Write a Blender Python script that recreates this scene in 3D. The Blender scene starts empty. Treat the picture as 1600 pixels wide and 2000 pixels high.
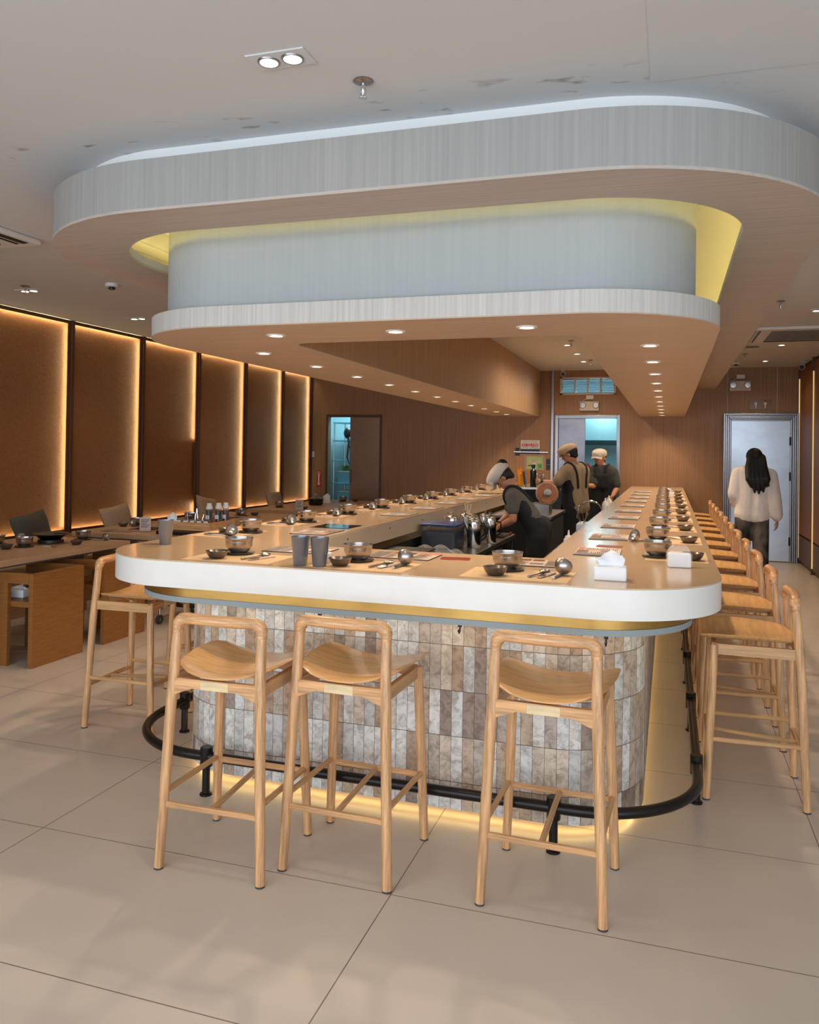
EXPO = 0.32
WORLD_S = 0.05
DAY_W = 310.0
SPOT_W = 21.0
LENS_E = 14.0
LED_RING = 21.0
LED_FLOOR = 8.0
LED_WALL = 36.0
import bpy, bmesh, math, random
from mathutils import Vector, Matrix, Euler
random.seed(7)
PI = math.pi
SC = bpy.context.scene
COL = SC.collection

# ------------------------------------------------------------------ camera
cam_d = bpy.data.cameras.new('camera')
cam = bpy.data.objects.new('camera', cam_d)
COL.objects.link(cam)
YAW, PITCH, ROLL, FPX, CY = 0.311384, 0.0100422, -0.0146151, 1576.5, 865.51
_f = Vector((-math.sin(YAW)*math.cos(PITCH), math.cos(YAW)*math.cos(PITCH), math.sin(PITCH)))
_r = Vector((math.cos(YAW), math.sin(YAW), 0))
_d = _f.cross(_r)
if _d.z > 0: _d = -_d
_r2 = math.cos(ROLL)*_r + math.sin(ROLL)*_d
_d2 = -math.sin(ROLL)*_r + math.cos(ROLL)*_d
_m = Matrix((( _r2.x, -_d2.x, -_f.x, 0), (_r2.y, -_d2.y, -_f.y, 0), (_r2.z, -_d2.z, -_f.z, 1.5), (0, 0, 0, 1)))
cam.matrix_world = _m
cam_d.sensor_fit = 'HORIZONTAL'; cam_d.sensor_width = 36.0
cam_d.lens = 36.0*FPX/1600.0
cam_d.shift_y = -(1000.0-CY)/1600.0
cam_d.clip_start = 0.05
SC.camera = cam

# ------------------------------------------------------------------ world, daylight, exposure
SC.view_settings.view_transform = 'Standard'
SC.view_settings.look = 'None'
SC.view_settings.gamma = 1.0
SC.view_settings.use_curve_mapping = False
SC.view_settings.exposure = EXPO
SC.cycles.use_denoising = True
SC.cycles.max_bounces = 8
SC.cycles.diffuse_bounces = 5
SC.cycles.glossy_bounces = 4
SC.cycles.transmission_bounces = 6
SC.cycles.sample_clamp_indirect = 4.0
SC.cycles.caustics_reflective = False
SC.cycles.caustics_refractive = False
W = bpy.data.worlds.new('world'); SC.world = W
W.use_nodes = True
W.node_tree.nodes['Background'].inputs[0].default_value = (0.62, 0.78, 1.0, 1)
W.node_tree.nodes['Background'].inputs[1].default_value = WORLD_S

def lamp(kind, name, loc, energy, color, rot=(0, 0, 0), size=1, size_y=None, spot=None, blend=0.5, parent=None, spread=None):
    d = bpy.data.lights.new(name, kind)
    d.energy = energy; d.color = color
    if kind == 'AREA':
        d.size = size
        if size_y: d.shape = 'RECTANGLE'; d.size_y = size_y
        if spread: d.spread = spread
    else:
        d.shadow_soft_size = size
    if kind == 'SPOT':
        d.spot_size = spot; d.spot_blend = blend
    o = bpy.data.objects.new(name, d); COL.objects.link(o)
    o.location = loc; o.rotation_euler = rot
    if parent: o.parent = parent
    return o
# daylight through the glazed shop front behind the camera
lamp('AREA', 'shopfront_daylight', (-0.5, -2.6, 1.40), DAY_W, (0.77, 0.885, 1.0), rot=(PI/2, 0, 0), size=10.6, size_y=2.5)

# ------------------------------------------------------------------ materials
def lin(r, g, b):
    def k(v):
        v /= 255.0
        return v/12.92 if v <= 0.04045 else ((v+0.055)/1.055)**2.4
    return (k(r), k(g), k(b), 1)
MATS = {}
def mat(name, col, rough=0.5, metal=0.0, grain=None, amt=0.25, bump=0.0, emit=0, ecol=None, trans=0.0, coat=0.0, alpha=1.0, detail=4, dark=None, spec=None, rvar=0.0):
    """principled material; grain = object-space noise scale (x,y,z) that varies the colour and the bump"""
    m = bpy.data.materials.new(name); m.use_nodes = True
    nt = m.node_tree; b = nt.nodes['Principled BSDF']
    b.inputs['Base Color'].default_value = col
    b.inputs['Roughness'].default_value = rough
    b.inputs['Metallic'].default_value = metal
    b.inputs['Transmission Weight'].default_value = trans
    b.inputs['Coat Weight'].default_value = coat
    b.inputs['Alpha'].default_value = alpha
    if spec is not None: b.inputs['Specular IOR Level'].default_value = spec
    if emit:
        b.inputs['Emission Color'].default_value = ecol or col
        b.inputs['Emission Strength'].default_value = emit
    if grain:
        tc = nt.nodes.new('ShaderNodeTexCoord'); mp = nt.nodes.new('ShaderNodeMapping')
        mp.inputs['Scale'].default_value = grain
        nz = nt.nodes.new('ShaderNodeTexNoise'); nz.inputs['Scale'].default_value = 1.0
        nz.inputs['Detail'].default_value = detail; nz.inputs['Roughness'].default_value = 0.65
        nt.links.new(tc.outputs['Object'], mp.inputs['Vector']); nt.links.new(mp.outputs[0], nz.inputs['Vector'])
        rp = nt.nodes.new('ShaderNodeValToRGB')
        d = dark or tuple(c*(1-amt) for c in col[:3])+(1,)
        rp.color_ramp.elements[0].position = 0.33; rp.color_ramp.elements[0].color = d
        rp.color_ramp.elements[1].position = 0.67; rp.color_ramp.elements[1].color = tuple(min(1, c*(1+amt*0.35)) for c in col[:3])+(1,)
        nt.links.new(nz.outputs['Fac'], rp.inputs['Fac']); nt.links.new(rp.outputs['Color'], b.inputs['Base Color'])
        if bump:
            bp = nt.nodes.new('ShaderNodeBump'); bp.inputs['Strength'].default_value = bump; bp.inputs['Distance'].default_value = 0.01
            nt.links.new(nz.outputs['Fac'], bp.inputs['Height']); nt.links.new(bp.outputs[0], b.inputs['Normal'])
        if rvar:
            mr = nt.nodes.new('ShaderNodeMapRange'); mr.inputs['To Min'].default_value = max(0.02, rough-rvar); mr.inputs['To Max'].default_value = rough+rvar
            nt.links.new(nz.outputs['Fac'], mr.inputs['Value']); nt.links.new(mr.outputs[0], b.inputs['Roughness'])
    MATS[name] = m
    return m
VEN = lin(204, 199, 192)
mat('veneer_upright', VEN, 0.55, grain=(70, 70, 1.2), amt=0.16)
mat('veneer_flat_daylit', lin(188, 176, 166), 0.55, grain=(1.5, 60, 60), amt=0.14)  # upper soffit: same veneer, greyed by daylight put into the tint
mat('veneer_grey', lin(160, 157, 153), 0.55, grain=(60, 60, 0.8), amt=0.12)
mat('veneer_warm', lin(192, 156, 118), 0.55, grain=(70, 70, 1.2), amt=0.2)
mat('sleeve', lin(240, 242, 244), 0.06, alpha=0.05)
mat('door_grey', lin(150, 150, 160), 0.36, 1.0, grain=(2.2, 2.2, 3.6), amt=0.2, bump=0.06)
mat('hood_steel', lin(150, 186, 192), 0.35, 0.3)
mat('veneer_flat_lamplit', lin(196, 174, 155), 0.55, grain=(1.5, 60, 60), amt=0.16)  # lower soffit: same veneer, peach of the counter lamps put into the tint
mat('drum_paint', lin(170, 177, 181), 0.6, grain=(50, 50, 1.0), amt=0.05)
mat('white_paint', lin(206, 207, 208), 0.7)
mat('white_gloss', lin(232, 231, 228), 0.35)
mat('wall_wood', lin(156, 116, 80), 0.5, grain=(55, 55, 0.9), amt=0.25)
mat('dark_wood', lin(92, 62, 42), 0.45, grain=(40, 40, 1), amt=0.3)
mat('copper_plaster', lin(150, 97, 57), 0.5, grain=(52, 52, 52), amt=0.22, bump=0.3, detail=8, metal=0.2)
mat('brown_post', lin(88, 55, 34), 0.4)
mat('counter_white', lin(235, 230, 222), 0.28, grain=(9, 9, 9), amt=0.03)
mat('counter_top', lin(206, 176, 142), 0.13, grain=(3, 3, 3), amt=0.05)
mat('brass', lin(190, 150, 84), 0.32, 0.9, grain=(4, 4, 30), amt=0.15)
mat('grey_trim', lin(150, 160, 160), 0.5)
mat('ash_z', lin(220, 168, 118), 0.36, grain=(85, 85, 3.5), amt=0.46, coat=0.15)
mat('ash_x', lin(220, 166, 114), 0.34, grain=(3.5, 85, 85), amt=0.46, coat=0.15)
mat('ash_y', lin(206, 158, 106), 0.36, grain=(60, 3.5, 60), amt=0.30, coat=0.15)
mat('ash_seat', lin(228, 174, 112), 0.27, grain=(5, 48, 20), amt=0.22, coat=0.3)
mat('ash_pale', lin(232, 202, 156), 0.4, grain=(8, 70, 70), amt=0.16)
mat('acrylic_brown', lin(128, 100, 76), 0.15)
mat('box_wood', lin(146, 94, 44), 0.42, grain=(8, 8, 70), amt=0.22)
mat('table_wood', lin(196, 158, 124), 0.4, grain=(60, 3, 60), amt=0.15)
mat('table_leg', lin(128, 118, 112), 0.5)
mat('black_metal', lin(42, 38, 36), 0.32, 0.6)
mat('black_plastic', lin(26, 25, 26), 0.4)
mat('rubber', lin(58, 58, 60), 0.7)
mat('steel', lin(178, 172, 165), 0.3, 1.0, grain=(20, 20, 160), amt=0.12)
mat('bowl_steel', lin(178, 170, 163), 0.27, 1.0, grain=(3, 3, 120), amt=0.12)
mat('saucer_steel', lin(122, 116, 112), 0.38, 0.9)
mat('dark_bowl', lin(132, 122, 114), 0.32, 0.95)
mat('counter_warm_lit', lin(236, 216, 192), 0.4)  # white counter side with the warm lamp light put into its colour
mat('cup_steel', lin(144, 150, 160), 0.33, 0.75, grain=(140, 140, 2), amt=0.08)
mat('chrome', lin(215, 215, 215), 0.12, 1.0)
mat('door_steel', lin(205, 212, 222), 0.34, 1.0, grain=(2.2, 2.2, 3.6), amt=0.12, bump=0.06, detail=3)
mat('door_bronze', lin(158, 132, 116), 0.36, 1.0, grain=(2.2, 2.2, 3.6), amt=0.12, bump=0.12, detail=3)
mat('frame_steel', lin(156, 154, 158), 0.3, 1.0)
mat('mat_paper', lin(214, 178, 136), 0.75, grain=(60, 6, 6), amt=0.08)
mat('menu_card', lin(206, 184, 170), 0.45, grain=(240, 240, 240), amt=0.22, detail=2)
mat('menu_photo', lin(120, 76, 58), 0.4, grain=(90, 90, 90), amt=0.5)
mat('menu_grey', lin(132, 122, 120), 0.4, grain=(70, 70, 70), amt=0.45)
mat('menu_head', lin(196, 120, 92), 0.45, grain=(120, 120, 120), amt=0.3)
mat('menu_edge', lin(52, 52, 60), 0.45)
mat('flyer_red', lin(150, 62, 44), 0.4, grain=(60, 60, 60), amt=0.5)
mat('paper', lin(236, 236, 238), 0.8)
mat('wrap', lin(248, 249, 250), 0.06, alpha=0.14)
mat('clear', lin(220, 228, 232), 0.08, trans=0.9, alpha=0.42)
mat('hob_glass', lin(16, 18, 20), 0.06)
mat('lens_warm', (1, 0.86, 0.66, 1), 0.5, emit=LENS_E, ecol=(1, 0.84, 0.62, 1))
mat('led_yellow', (1, 0.85, 0.45, 1), 0.5, emit=LED_RING, ecol=(1, 0.78, 0.24, 1))
mat('led_floor', (1, 0.8, 0.4, 1), 0.5, emit=LED_FLOOR, ecol=(1, 0.68, 0.26, 1))
mat('led_wall', (1, 0.8, 0.4, 1), 0.5, emit=LED_WALL, ecol=(1, 0.88, 0.50, 1))
mat('led_wall_dim', (1, 0.8, 0.4, 1), 0.5, emit=0.45, ecol=(1, 0.72, 0.32, 1))
mat('cushion_dark', lin(78, 72, 62), 0.9, grain=(160, 160, 160), amt=0.25)
mat('cushion_tan', lin(176, 150, 124), 0.9, grain=(160, 160, 160), amt=0.3)
mat('black_iron', lin(22, 20, 20), 0.35, 0.2)
mat('skin', lin(186, 128, 96), 0.5)
mat('hair', lin(14, 11, 11), 0.6, grain=(150, 150, 12), amt=0.4)
mat('cap_white', lin(214, 204, 192), 0.85, grain=(120, 120, 120), amt=0.1)
mat('cap_tan', lin(198, 174, 142), 0.85, grain=(120, 120, 120), amt=0.1)
mat('tee_grey', lin(92, 88, 82), 0.9, grain=(14, 14, 8), amt=0.2)
mat('tee_tan', lin(142, 124, 98), 0.9, grain=(14, 14, 8), amt=0.2)
mat('tee_dark', lin(54, 56, 55), 0.9, grain=(14, 14, 8), amt=0.2)
mat('apron', lin(22, 23, 28), 0.85, grain=(20, 20, 6), amt=0.2)
mat('pants', lin(20, 20, 24), 0.85)
mat('sweater', lin(242, 233, 225), 0.95, grain=(16, 16, 6), amt=0.1, bump=0.3)
mat('tie_dye', lin(20, 19, 20), 0.9, grain=(8, 8, 6), amt=0.2, dark=lin(120, 112, 104), detail=1)
mat('shoe', lin(40, 38, 38), 0.6)
mat('white_plastic', lin(222, 218, 212), 0.45)
mat('beige_plastic', lin(206, 194, 178), 0.5)
mat('soy', lin(22, 10, 8), 0.15)
mat('red_sauce', lin(112, 20, 14), 0.15)
mat('blue_tub', lin(60, 84, 150), 0.25, trans=0.25)
mat('teal_bin', lin(120, 178, 196), 0.4)
mat('kitchen_wall', lin(190, 206, 210), 0.5)
mat('leaf', lin(130, 200, 60), 0.6, grain=(60, 60, 60), amt=0.5)
mat('red_sign', lin(190, 34, 30), 0.5)
mat('ink', lin(40, 36, 40), 0.6)
mat('lime_sheet', lin(140, 160, 20), 0.35)
mat('green', lin(40, 130, 40), 0.5)
mat('navy', lin(30, 38, 66), 0.5)
mat('amber', lin(240, 150, 20), 0.15, trans=0.5, emit=0.08, ecol=lin(250, 160, 20))  # slight emission makes the glass look lit; it is no lamp
mat('bottle_green', lin(24, 30, 18), 0.12)
mat('fan_wood', lin(176, 112, 74), 0.5, grain=(30, 30, 30), amt=0.25)
mat('fan_grey', lin(176, 186, 190), 0.4)
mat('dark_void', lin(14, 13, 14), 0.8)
mat('grille', lin(120, 112, 106), 0.5)
mat('shirt_print', lin(210, 210, 205), 0.7)

def floor_material():
    m = bpy.data.materials.new('floor_tile'); m.use_nodes = True; nt = m.node_tree; L = nt.links.new
    b = nt.nodes['Principled BSDF']
    tc = nt.nodes.new('ShaderNodeTexCoord'); sp = nt.nodes.new('ShaderNodeSeparateXYZ'); L(tc.outputs['Object'], sp.inputs[0])
    def math_(op, a, v=None):
        n = nt.nodes.new('ShaderNodeMath'); n.operation = op
        if hasattr(a, 'links'): L(a, n.inputs[0])
        else: n.inputs[0].default_value = a
        if v is not None:
            if hasattr(v, 'links'): L(v, n.inputs[1])
            else: n.inputs[1].default_value = v
        return n.outputs[0]
    def joint(s, off, pitch, w):
        t = math_('FRACT', math_('DIVIDE', math_('ADD', s, off), pitch))
        t = math_('ABSOLUTE', math_('SUBTRACT', t, 0.5))
        return math_('GREATER_THAN', t, 0.5-w/pitch/2)
    j = math_('MAXIMUM', joint(sp.outputs[0], 0.88+14.46, 1.446, 0.004), joint(sp.outputs[1], -2.60+7.12, 0.712, 0.004))
    nz = nt.nodes.new('ShaderNodeTexNoise'); nz.inputs['Scale'].default_value = 1.6; nz.inputs['Detail'].default_value = 6
    L(tc.outputs['Object'], nz.inputs['Vector'])
    rp = nt.nodes.new('ShaderNodeValToRGB')
    rp.color_ramp.elements[0].position = 0.3; rp.color_ramp.elements[0].color = lin(206, 190, 174)
    rp.color_ramp.elements[1].position = 0.7; rp.color_ramp.elements[1].color = lin(217, 201, 184)
    L(nz.outputs['Fac'], rp.inputs['Fac'])
    mx = nt.nodes.new('ShaderNodeMix'); mx.data_type = 'RGBA'
    L(j, mx.inputs['Factor']); L(rp.outputs['Color'], mx.inputs[6]); mx.inputs[7].default_value = lin(130, 112, 96)
    L(mx.outputs[2], b.inputs['Base Color'])
    mr = nt.nodes.new('ShaderNodeMapRange'); mr.inputs['To Min'].default_value = 0.27; mr.inputs['To Max'].default_value = 0.38
    L(nz.outputs['Fac'], mr.inputs['Value']); L(mr.outputs[0], b.inputs['Roughness'])
    MATS['floor_tile'] = m
floor_material()

def stone_material():
    m = bpy.data.materials.new('travertine_tile'); m.use_nodes = True; nt = m.node_tree; L = nt.links.new
    b = nt.nodes['Principled BSDF']; b.inputs['Roughness'].default_value = 0.6
    uv = nt.nodes.new('ShaderNodeUVMap'); sp = nt.nodes.new('ShaderNodeSeparateXYZ'); L(uv.outputs[0], sp.inputs[0])
    def M(op, a, v=None):
        n = nt.nodes.new('ShaderNodeMath'); n.operation = op
        for i, q in enumerate((a, v)):
            if q is None: continue
            if hasattr(q, 'links'): L(q, n.inputs[i])
            else: n.inputs[i].default_value = q
        return n.outputs[0]
    us = M('DIVIDE', sp.outputs[0], 0.0475)
    col = M('FLOOR', us)
    vs = M('DIVIDE', M('ADD', sp.outputs[1], 0.03), 0.185)
    row = M('FLOOR', vs)
    cb = nt.nodes.new('ShaderNodeCombineXYZ'); L(col, cb.inputs[0]); L(row, cb.inputs[1])
    wn = nt.nodes.new('ShaderNodeTexWhiteNoise'); wn.noise_dimensions = '2D'; L(cb.outputs[0], wn.inputs['Vector'])
    rp = nt.nodes.new('ShaderNodeValToRGB'); rp.color_ramp.interpolation = 'CONSTANT'
    els = [(0, (200, 184, 168)), (0.16, (230, 228, 224)), (0.36, (212, 208, 203)), (0.5, (190, 160, 134)), (0.6, (236, 230, 222)), (0.74, (204, 180, 156)), (0.84, (166, 146, 132)), (0.92, (222, 204, 184))]
    while len(rp.color_ramp.elements) < len(els): rp.color_ramp.elements.new(0.5)
    for e, (p, c) in zip(rp.color_ramp.elements, els): e.position = p; e.color = lin(*c)
    L(wn.outputs['Value'], rp.inputs['Fac'])
    # travertine veins, shifted per tile
    tc = nt.nodes.new('ShaderNodeTexCoord'); sc = nt.nodes.new('ShaderNodeVectorMath'); sc.operation = 'SCALE'; sc.inputs['Scale'].default_value = 3.0
    L(wn.outputs['Color'], sc.inputs[0])
    ad = nt.nodes.new('ShaderNodeVectorMath'); L(tc.outputs['Object'], ad.inputs[0]); L(sc.outputs[0], ad.inputs[1])
    nz = nt.nodes.new('ShaderNodeTexNoise'); nz.inputs['Scale'].default_value = 26; nz.inputs['Detail'].default_value = 9; nz.inputs['Roughness'].default_value = 0.72; nz.inputs['Distortion'].default_value = 0.5
    L(ad.outputs[0], nz.inputs['Vector'])
    r2 = nt.nodes.new('ShaderNodeValToRGB')
    r2.color_ramp.elements[0].position = 0.36; r2.color_ramp.elements[0].color = (0.46, 0.41, 0.36, 1)
    r2.color_ramp.elements[1].position = 0.56; r2.color_ramp.elements[1].color = (1.0, 1.0, 1.0, 1)
    L(nz.outputs['Fac'], r2.inputs['Fac'])
    mu = nt.nodes.new('ShaderNodeMix'); mu.data_type = 'RGBA'; mu.blend_type = 'MULTIPLY'; mu.inputs['Factor'].default_value = 0.85
    L(rp.outputs['Color'], mu.inputs[6]); L(r2.outputs['Color'], mu.inputs[7])
    fu = M('ABSOLUTE', M('SUBTRACT', M('FRACT', us), 0.5)); fv = M('ABSOLUTE', M('SUBTRACT', M('FRACT', vs), 0.5))
    j = M('MAXIMUM', M('GREATER_THAN', fu, 0.5-0.018), M('GREATER_THAN', fv, 0.5-0.007))
    mx = nt.nodes.new('ShaderNodeMix'); mx.data_type = 'RGBA'
    L(j, mx.inputs['Factor']); L(mu.outputs[2], mx.inputs[6]); mx.inputs[7].default_value = lin(96, 84, 76)
    L(mx.outputs[2], b.inputs['Base Color'])
    h = M('SUBTRACT', M('MULTIPLY', nz.outputs['Fac'], 0.5), j)
    bp = nt.nodes.new('ShaderNodeBump'); bp.inputs['Strength'].default_value = 0.5; bp.inputs['Distance'].default_value = 0.004
    L(h, bp.inputs['Height']); L(bp.outputs[0], b.inputs['Normal'])
    MATS['travertine_tile'] = m
stone_material()

def ceiling_material():
    m = bpy.data.materials.new('ceiling_paint'); m.use_nodes = True; nt = m.node_tree; L = nt.links.new
    b = nt.nodes['Principled BSDF']; b.inputs['Roughness'].default_value = 0.75
    tc = nt.nodes.new('ShaderNodeTexCoord'); sp = nt.nodes.new('ShaderNodeSeparateXYZ'); L(tc.outputs['Object'], sp.inputs[0])
    mp = nt.nodes.new('ShaderNodeMapping'); mp.inputs['Scale'].default_value = (7, 16, 1); L(tc.outputs['Object'], mp.inputs[0])
    nz = nt.nodes.new('ShaderNodeTexNoise'); nz.inputs['Scale'].default_value = 1; nz.inputs['Detail'].default_value = 3; L(mp.outputs[0], nz.inputs['Vector'])
    r1 = nt.nodes.new('ShaderNodeMapRange'); r1.inputs['From Min'].default_value = 0.62; r1.inputs['From Max'].default_value = 0.74; L(nz.outputs['Fac'], r1.inputs['Value'])
    # a band of soot marks on the ceiling along the front of the canopy
    r2 = nt.nodes.new('ShaderNodeMapRange'); r2.inputs['From Min'].default_value = 2.66; r2.inputs['From Max'].default_value = 2.80; L(sp.outputs[1], r2.inputs['Value'])
    r3 = nt.nodes.new('ShaderNodeMapRange'); r3.inputs['From Min'].default_value = 3.1; r3.inputs['From Max'].default_value = 2.92; L(sp.outputs[1], r3.inputs['Value'])
    def mul(a, c):
        n = nt.nodes.new('ShaderNodeMath'); n.operation = 'MULTIPLY'; L(a, n.inputs[0])
        if hasattr(c, 'links'): L(c, n.inputs[1])
        else: n.inputs[1].default_value = c
        return n.outputs[0]
    f = mul(mul(mul(r1.outputs[0], r2.outputs[0]), r3.outputs[0]), 0.85)
    mx = nt.nodes.new('ShaderNodeMix'); mx.data_type = 'RGBA'; L(f, mx.inputs['Factor'])
    mx.inputs[6].default_value = lin(208, 208, 208); mx.inputs[7].default_value = lin(120, 112, 104)
    L(mx.outputs[2], b.inputs['Base Color'])
    MATS['ceiling_paint'] = m
ceiling_material()

# ------------------------------------------------------------------ mesh helpers
class MB:
    def __init__(s): s.bm = bmesh.new(); s.mi = 0; s.uv = None; s.wn = False
    def _tag(s, faces):
        for f in faces: f.material_index = s.mi
    def box(s, x0, x1, y0, y1, z0, z1, bev=0.0, seg=2, rot=None, piv=None):
        r = bmesh.ops.create_cube(s.bm, size=1.0); vs = r['verts']
        for v in vs: v.co = Vector((x0+(v.co.x+.5)*(x1-x0), y0+(v.co.y+.5)*(y1-y0), z0+(v.co.z+.5)*(z1-z0)))
        fs = {f for v in vs for f in v.link_faces}
        if bev:
            s.wn = True
            es = list({e for v in vs for e in v.link_edges})
            g = bmesh.ops.bevel(s.bm, geom=es, offset=bev, segments=seg, profile=0.5, affect='EDGES')
            fs = set(g['faces'])|{f for f in fs if f.is_valid}
            for f in list(fs): fs |= {q for v in f.verts for q in v.link_faces}
            vs = list({v for f in fs for v in f.verts})
        if rot:
            p = piv or Vector(((x0+x1)/2, (y0+y1)/2, (z0+z1)/2))
            R = Euler(rot).to_matrix()
            for v in vs: v.co = R @ (v.co-Vector(p))+Vector(p)
        s._tag(fs); return vs
    def tube(s, pts, r, seg=12, closed=False, caps=True):
        pts = [Vector(p) for p in pts]; n = len(pts)
        rs = list(r) if hasattr(r, '__len__') else [r]*n
        rings = []; up = None
        for i, p in enumerate(pts):
            a = pts[i-1] if (i or closed) else None; b = pts[(i+1) % n] if (i < n-1 or closed) else None
            t = ((b-p).normalized() if b is not None else Vector())+((p-a).normalized() if a is not None else Vector())
            t = t.normalized() if t.length > 1e-9 else Vector((0, 0, 1))
            if up is None:
                up = Vector((0, 0, 1)) if abs(t.z) < 0.9 else Vector((1, 0, 0))
            x = (up-t*up.dot(t)).normalized(); y = t.cross(x); up = x
            rings.append([s.bm.verts.new(p+rs[i]*(math.cos(2*PI*k/seg)*x+math.sin(2*PI*k/seg)*y)) for k in range(seg)])
        fs = []
        for i in range(n if closed else n-1):
            A, B_ = rings[i], rings[(i+1) % n]
            for k in range(seg): fs.append(s.bm.faces.new((A[k], A[(k+1) % seg], B_[(k+1) % seg], B_[k])))
        if not closed and caps:
            fs.append(s.bm.faces.new(rings[0][::-1])); fs.append(s.bm.faces.new(rings[-1]))
        s._tag(fs); return [v for g in rings for v in g]
    def cyl(s, p0, p1, r0, r1=None, seg=16): return s.tube([p0, p1], [r0, r0 if r1 is None else r1], seg)
    def lathe(s, prof, c=(0, 0, 0), seg=28, sx=1.0, sy=1.0):
        rings = []; c = Vector(c)
        for r, z in prof:
            if r < 1e-6: rings.append([s.bm.verts.new(c+Vector((0, 0, z)))])
            else: rings.append([s.bm.verts.new(c+Vector((sx*r*math.cos(2*PI*k/seg), sy*r*math.sin(2*PI*k/seg), z))) for k in range(seg)])
        fs = []
        for A, B_ in zip(rings, rings[1:]):
            for k in range(seg):
                q = [A[k % len(A)], A[(k+1) % seg % len(A)], B_[(k+1) % seg % len(B_)], B_[k % len(B_)]]
                u = []
                for v in q:
                    if v not in u: u.append(v)
                if len(u) >= 3: fs.append(s.bm.faces.new(u))
        s._tag(fs); return [v for g in rings for v in g]
    def prism(s, poly, z0, z1, bot=True, top=True, side=True):
        a = [s.bm.verts.new((p[0], p[1], z0)) for p in poly]; b = [s.bm.verts.new((p[0], p[1], z1)) for p in poly]
        n = len(poly); fs = []
        if side:
            for i in range(n): fs.append(s.bm.faces.new((a[i], a[(i+1) % n], b[(i+1) % n], b[i])))
        if bot: fs.append(s.bm.faces.new(a[::-1]))
        if top: fs.append(s.bm.faces.new(b))
        s._tag(fs); return a+b
    def ball(s, c, r, sub=2, rot=None):
        g = bmesh.ops.create_icosphere(s.bm, subdivisions=sub, radius=1.0); R = rot or Matrix.Identity(3)
        rr = Vector(r) if hasattr(r, '__len__') else Vector((r, r, r))
        for v in g['verts']: v.co = Vector(c)+R @ Vector((v.co.x*rr.x, v.co.y*rr.y, v.co.z*rr.z))
        s._tag({f for v in g['verts'] for f in v.link_faces}); return g['verts']
    def strip(s, path, z0, z1, u0=0.0):
        """wall following a plan path, with a UV map of (arc length, height)"""
        if s.uv is None: s.uv = s.bm.loops.layers.uv.new('UVMap')
        u = [u0]
        for a, b in zip(path, path[1:]): u.append(u[-1]+math.dist(a, b))
        A = [s.bm.verts.new((p[0], p[1], z0)) for p in path]; B_ = [s.bm.verts.new((p[0], p[1], z1)) for p in path]
        for i in range(len(path)-1):
            f = s.bm.faces.new((A[i], A[i+1], B_[i+1], B_[i])); f.material_index = s.mi
            for l, (uu, vv) in zip(f.loops, ((u[i], z0), (u[i+1], z0), (u[i+1], z1), (u[i], z1))): l[s.uv].uv = (uu, vv)
    def move(s, M):
        s.bm.transform(M); return s
    def build(s, name, mats, parent=None, smooth=35, loc=None, rz=0.0, fix=True):
        if fix: bmesh.ops.recalc_face_normals(s.bm, faces=s.bm.faces)
        me = bpy.data.meshes.new(name); s.bm.to_mesh(me); s.bm.free()
        for m in ([mats] if isinstance(mats, str) else mats): me.materials.append(MATS[m])
        if smooth:
            me.polygons.foreach_set('use_smooth', [True]*len(me.polygons))
            me.set_sharp_from_angle(angle=math.radians(smooth))
        o = bpy.data.objects.new(name, me); COL.objects.link(o)
        if s.wn and smooth:
            w = o.modifiers.new('even_shading', 'WEIGHTED_NORMAL'); w.keep_sharp = True
        if parent: o.parent = parent
        if loc: o.location = loc
        if rz: o.rotation_euler.z = rz
        return o
def tag(o, label=None, cat=None, group=None, kind=None):
    if label: o['label'] = label
    if cat: o['category'] = cat
    if group: o['group'] = group
    if kind: o['kind'] = kind
    return o
def struct(o): o['kind'] = 'structure'; return o
def empty(name, loc=(0, 0, 0), rz=0.0):
    o = bpy.data.objects.new(name, None); COL.objects.link(o); o.location = loc; o.rotation_euler.z = rz
    o.empty_display_size = 0.1
    return o
def copy_tree(o, loc=None, rz=None, label=None, parent=None):
    c = o.copy(); COL.objects.link(c)
    if parent: c.parent = parent
    if loc is not None: c.location = loc
    if rz is not None: c.rotation_euler.z = rz
    if label: c['label'] = label
    for ch in list(o.children): copy_tree(ch, parent=c)
    return c
def arc(cx, cy, r, a0, a1, n=20):
    return [(cx+r*math.cos(math.radians(a0+(a1-a0)*k/n)), cy+r*math.sin(math.radians(a0+(a1-a0)*k/n))) for k in range(n+1)]
def upath(x0, x1, y0, yend, r0, r1=None, n=20):
    """U-shaped plan path: down the left side, round the front, up the right side"""
    r1 = r0 if r1 is None else r1
    p = [(x0, yend)]+arc(x0+r0, y0+r0, r0, 180, 270, n)+arc(x1-r1, y0+r1, r1, 270, 360, n)+[(x1, yend)]
    # split the long sides so that streaks and UVs stay even
    return p
ORD = ['first', 'second', 'third', 'fourth', 'fifth', 'sixth', 'seventh', 'eighth', 'ninth', 'tenth', 'eleventh', 'twelfth']
def text(s, size, name, m, parent, loc, rot, extrude=0.0008, align='CENTER'):
    cu = bpy.data.curves.new(name, 'FONT'); cu.body = s; cu.size = size; cu.align_x = align; cu.align_y = 'CENTER'; cu.extrude = extrude
    o = bpy.data.objects.new(name, cu); COL.objects.link(o)
    dg = bpy.context.evaluated_depsgraph_get()
    me = bpy.data.meshes.new_from_object(o.evaluated_get(dg)); bpy.data.objects.remove(o)
    o = bpy.data.objects.new(name, me); COL.objects.link(o); me.materials.clear(); me.materials.append(MATS[m])
    o.location = loc; o.rotation_euler = rot; o.parent = parent
    return o
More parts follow.
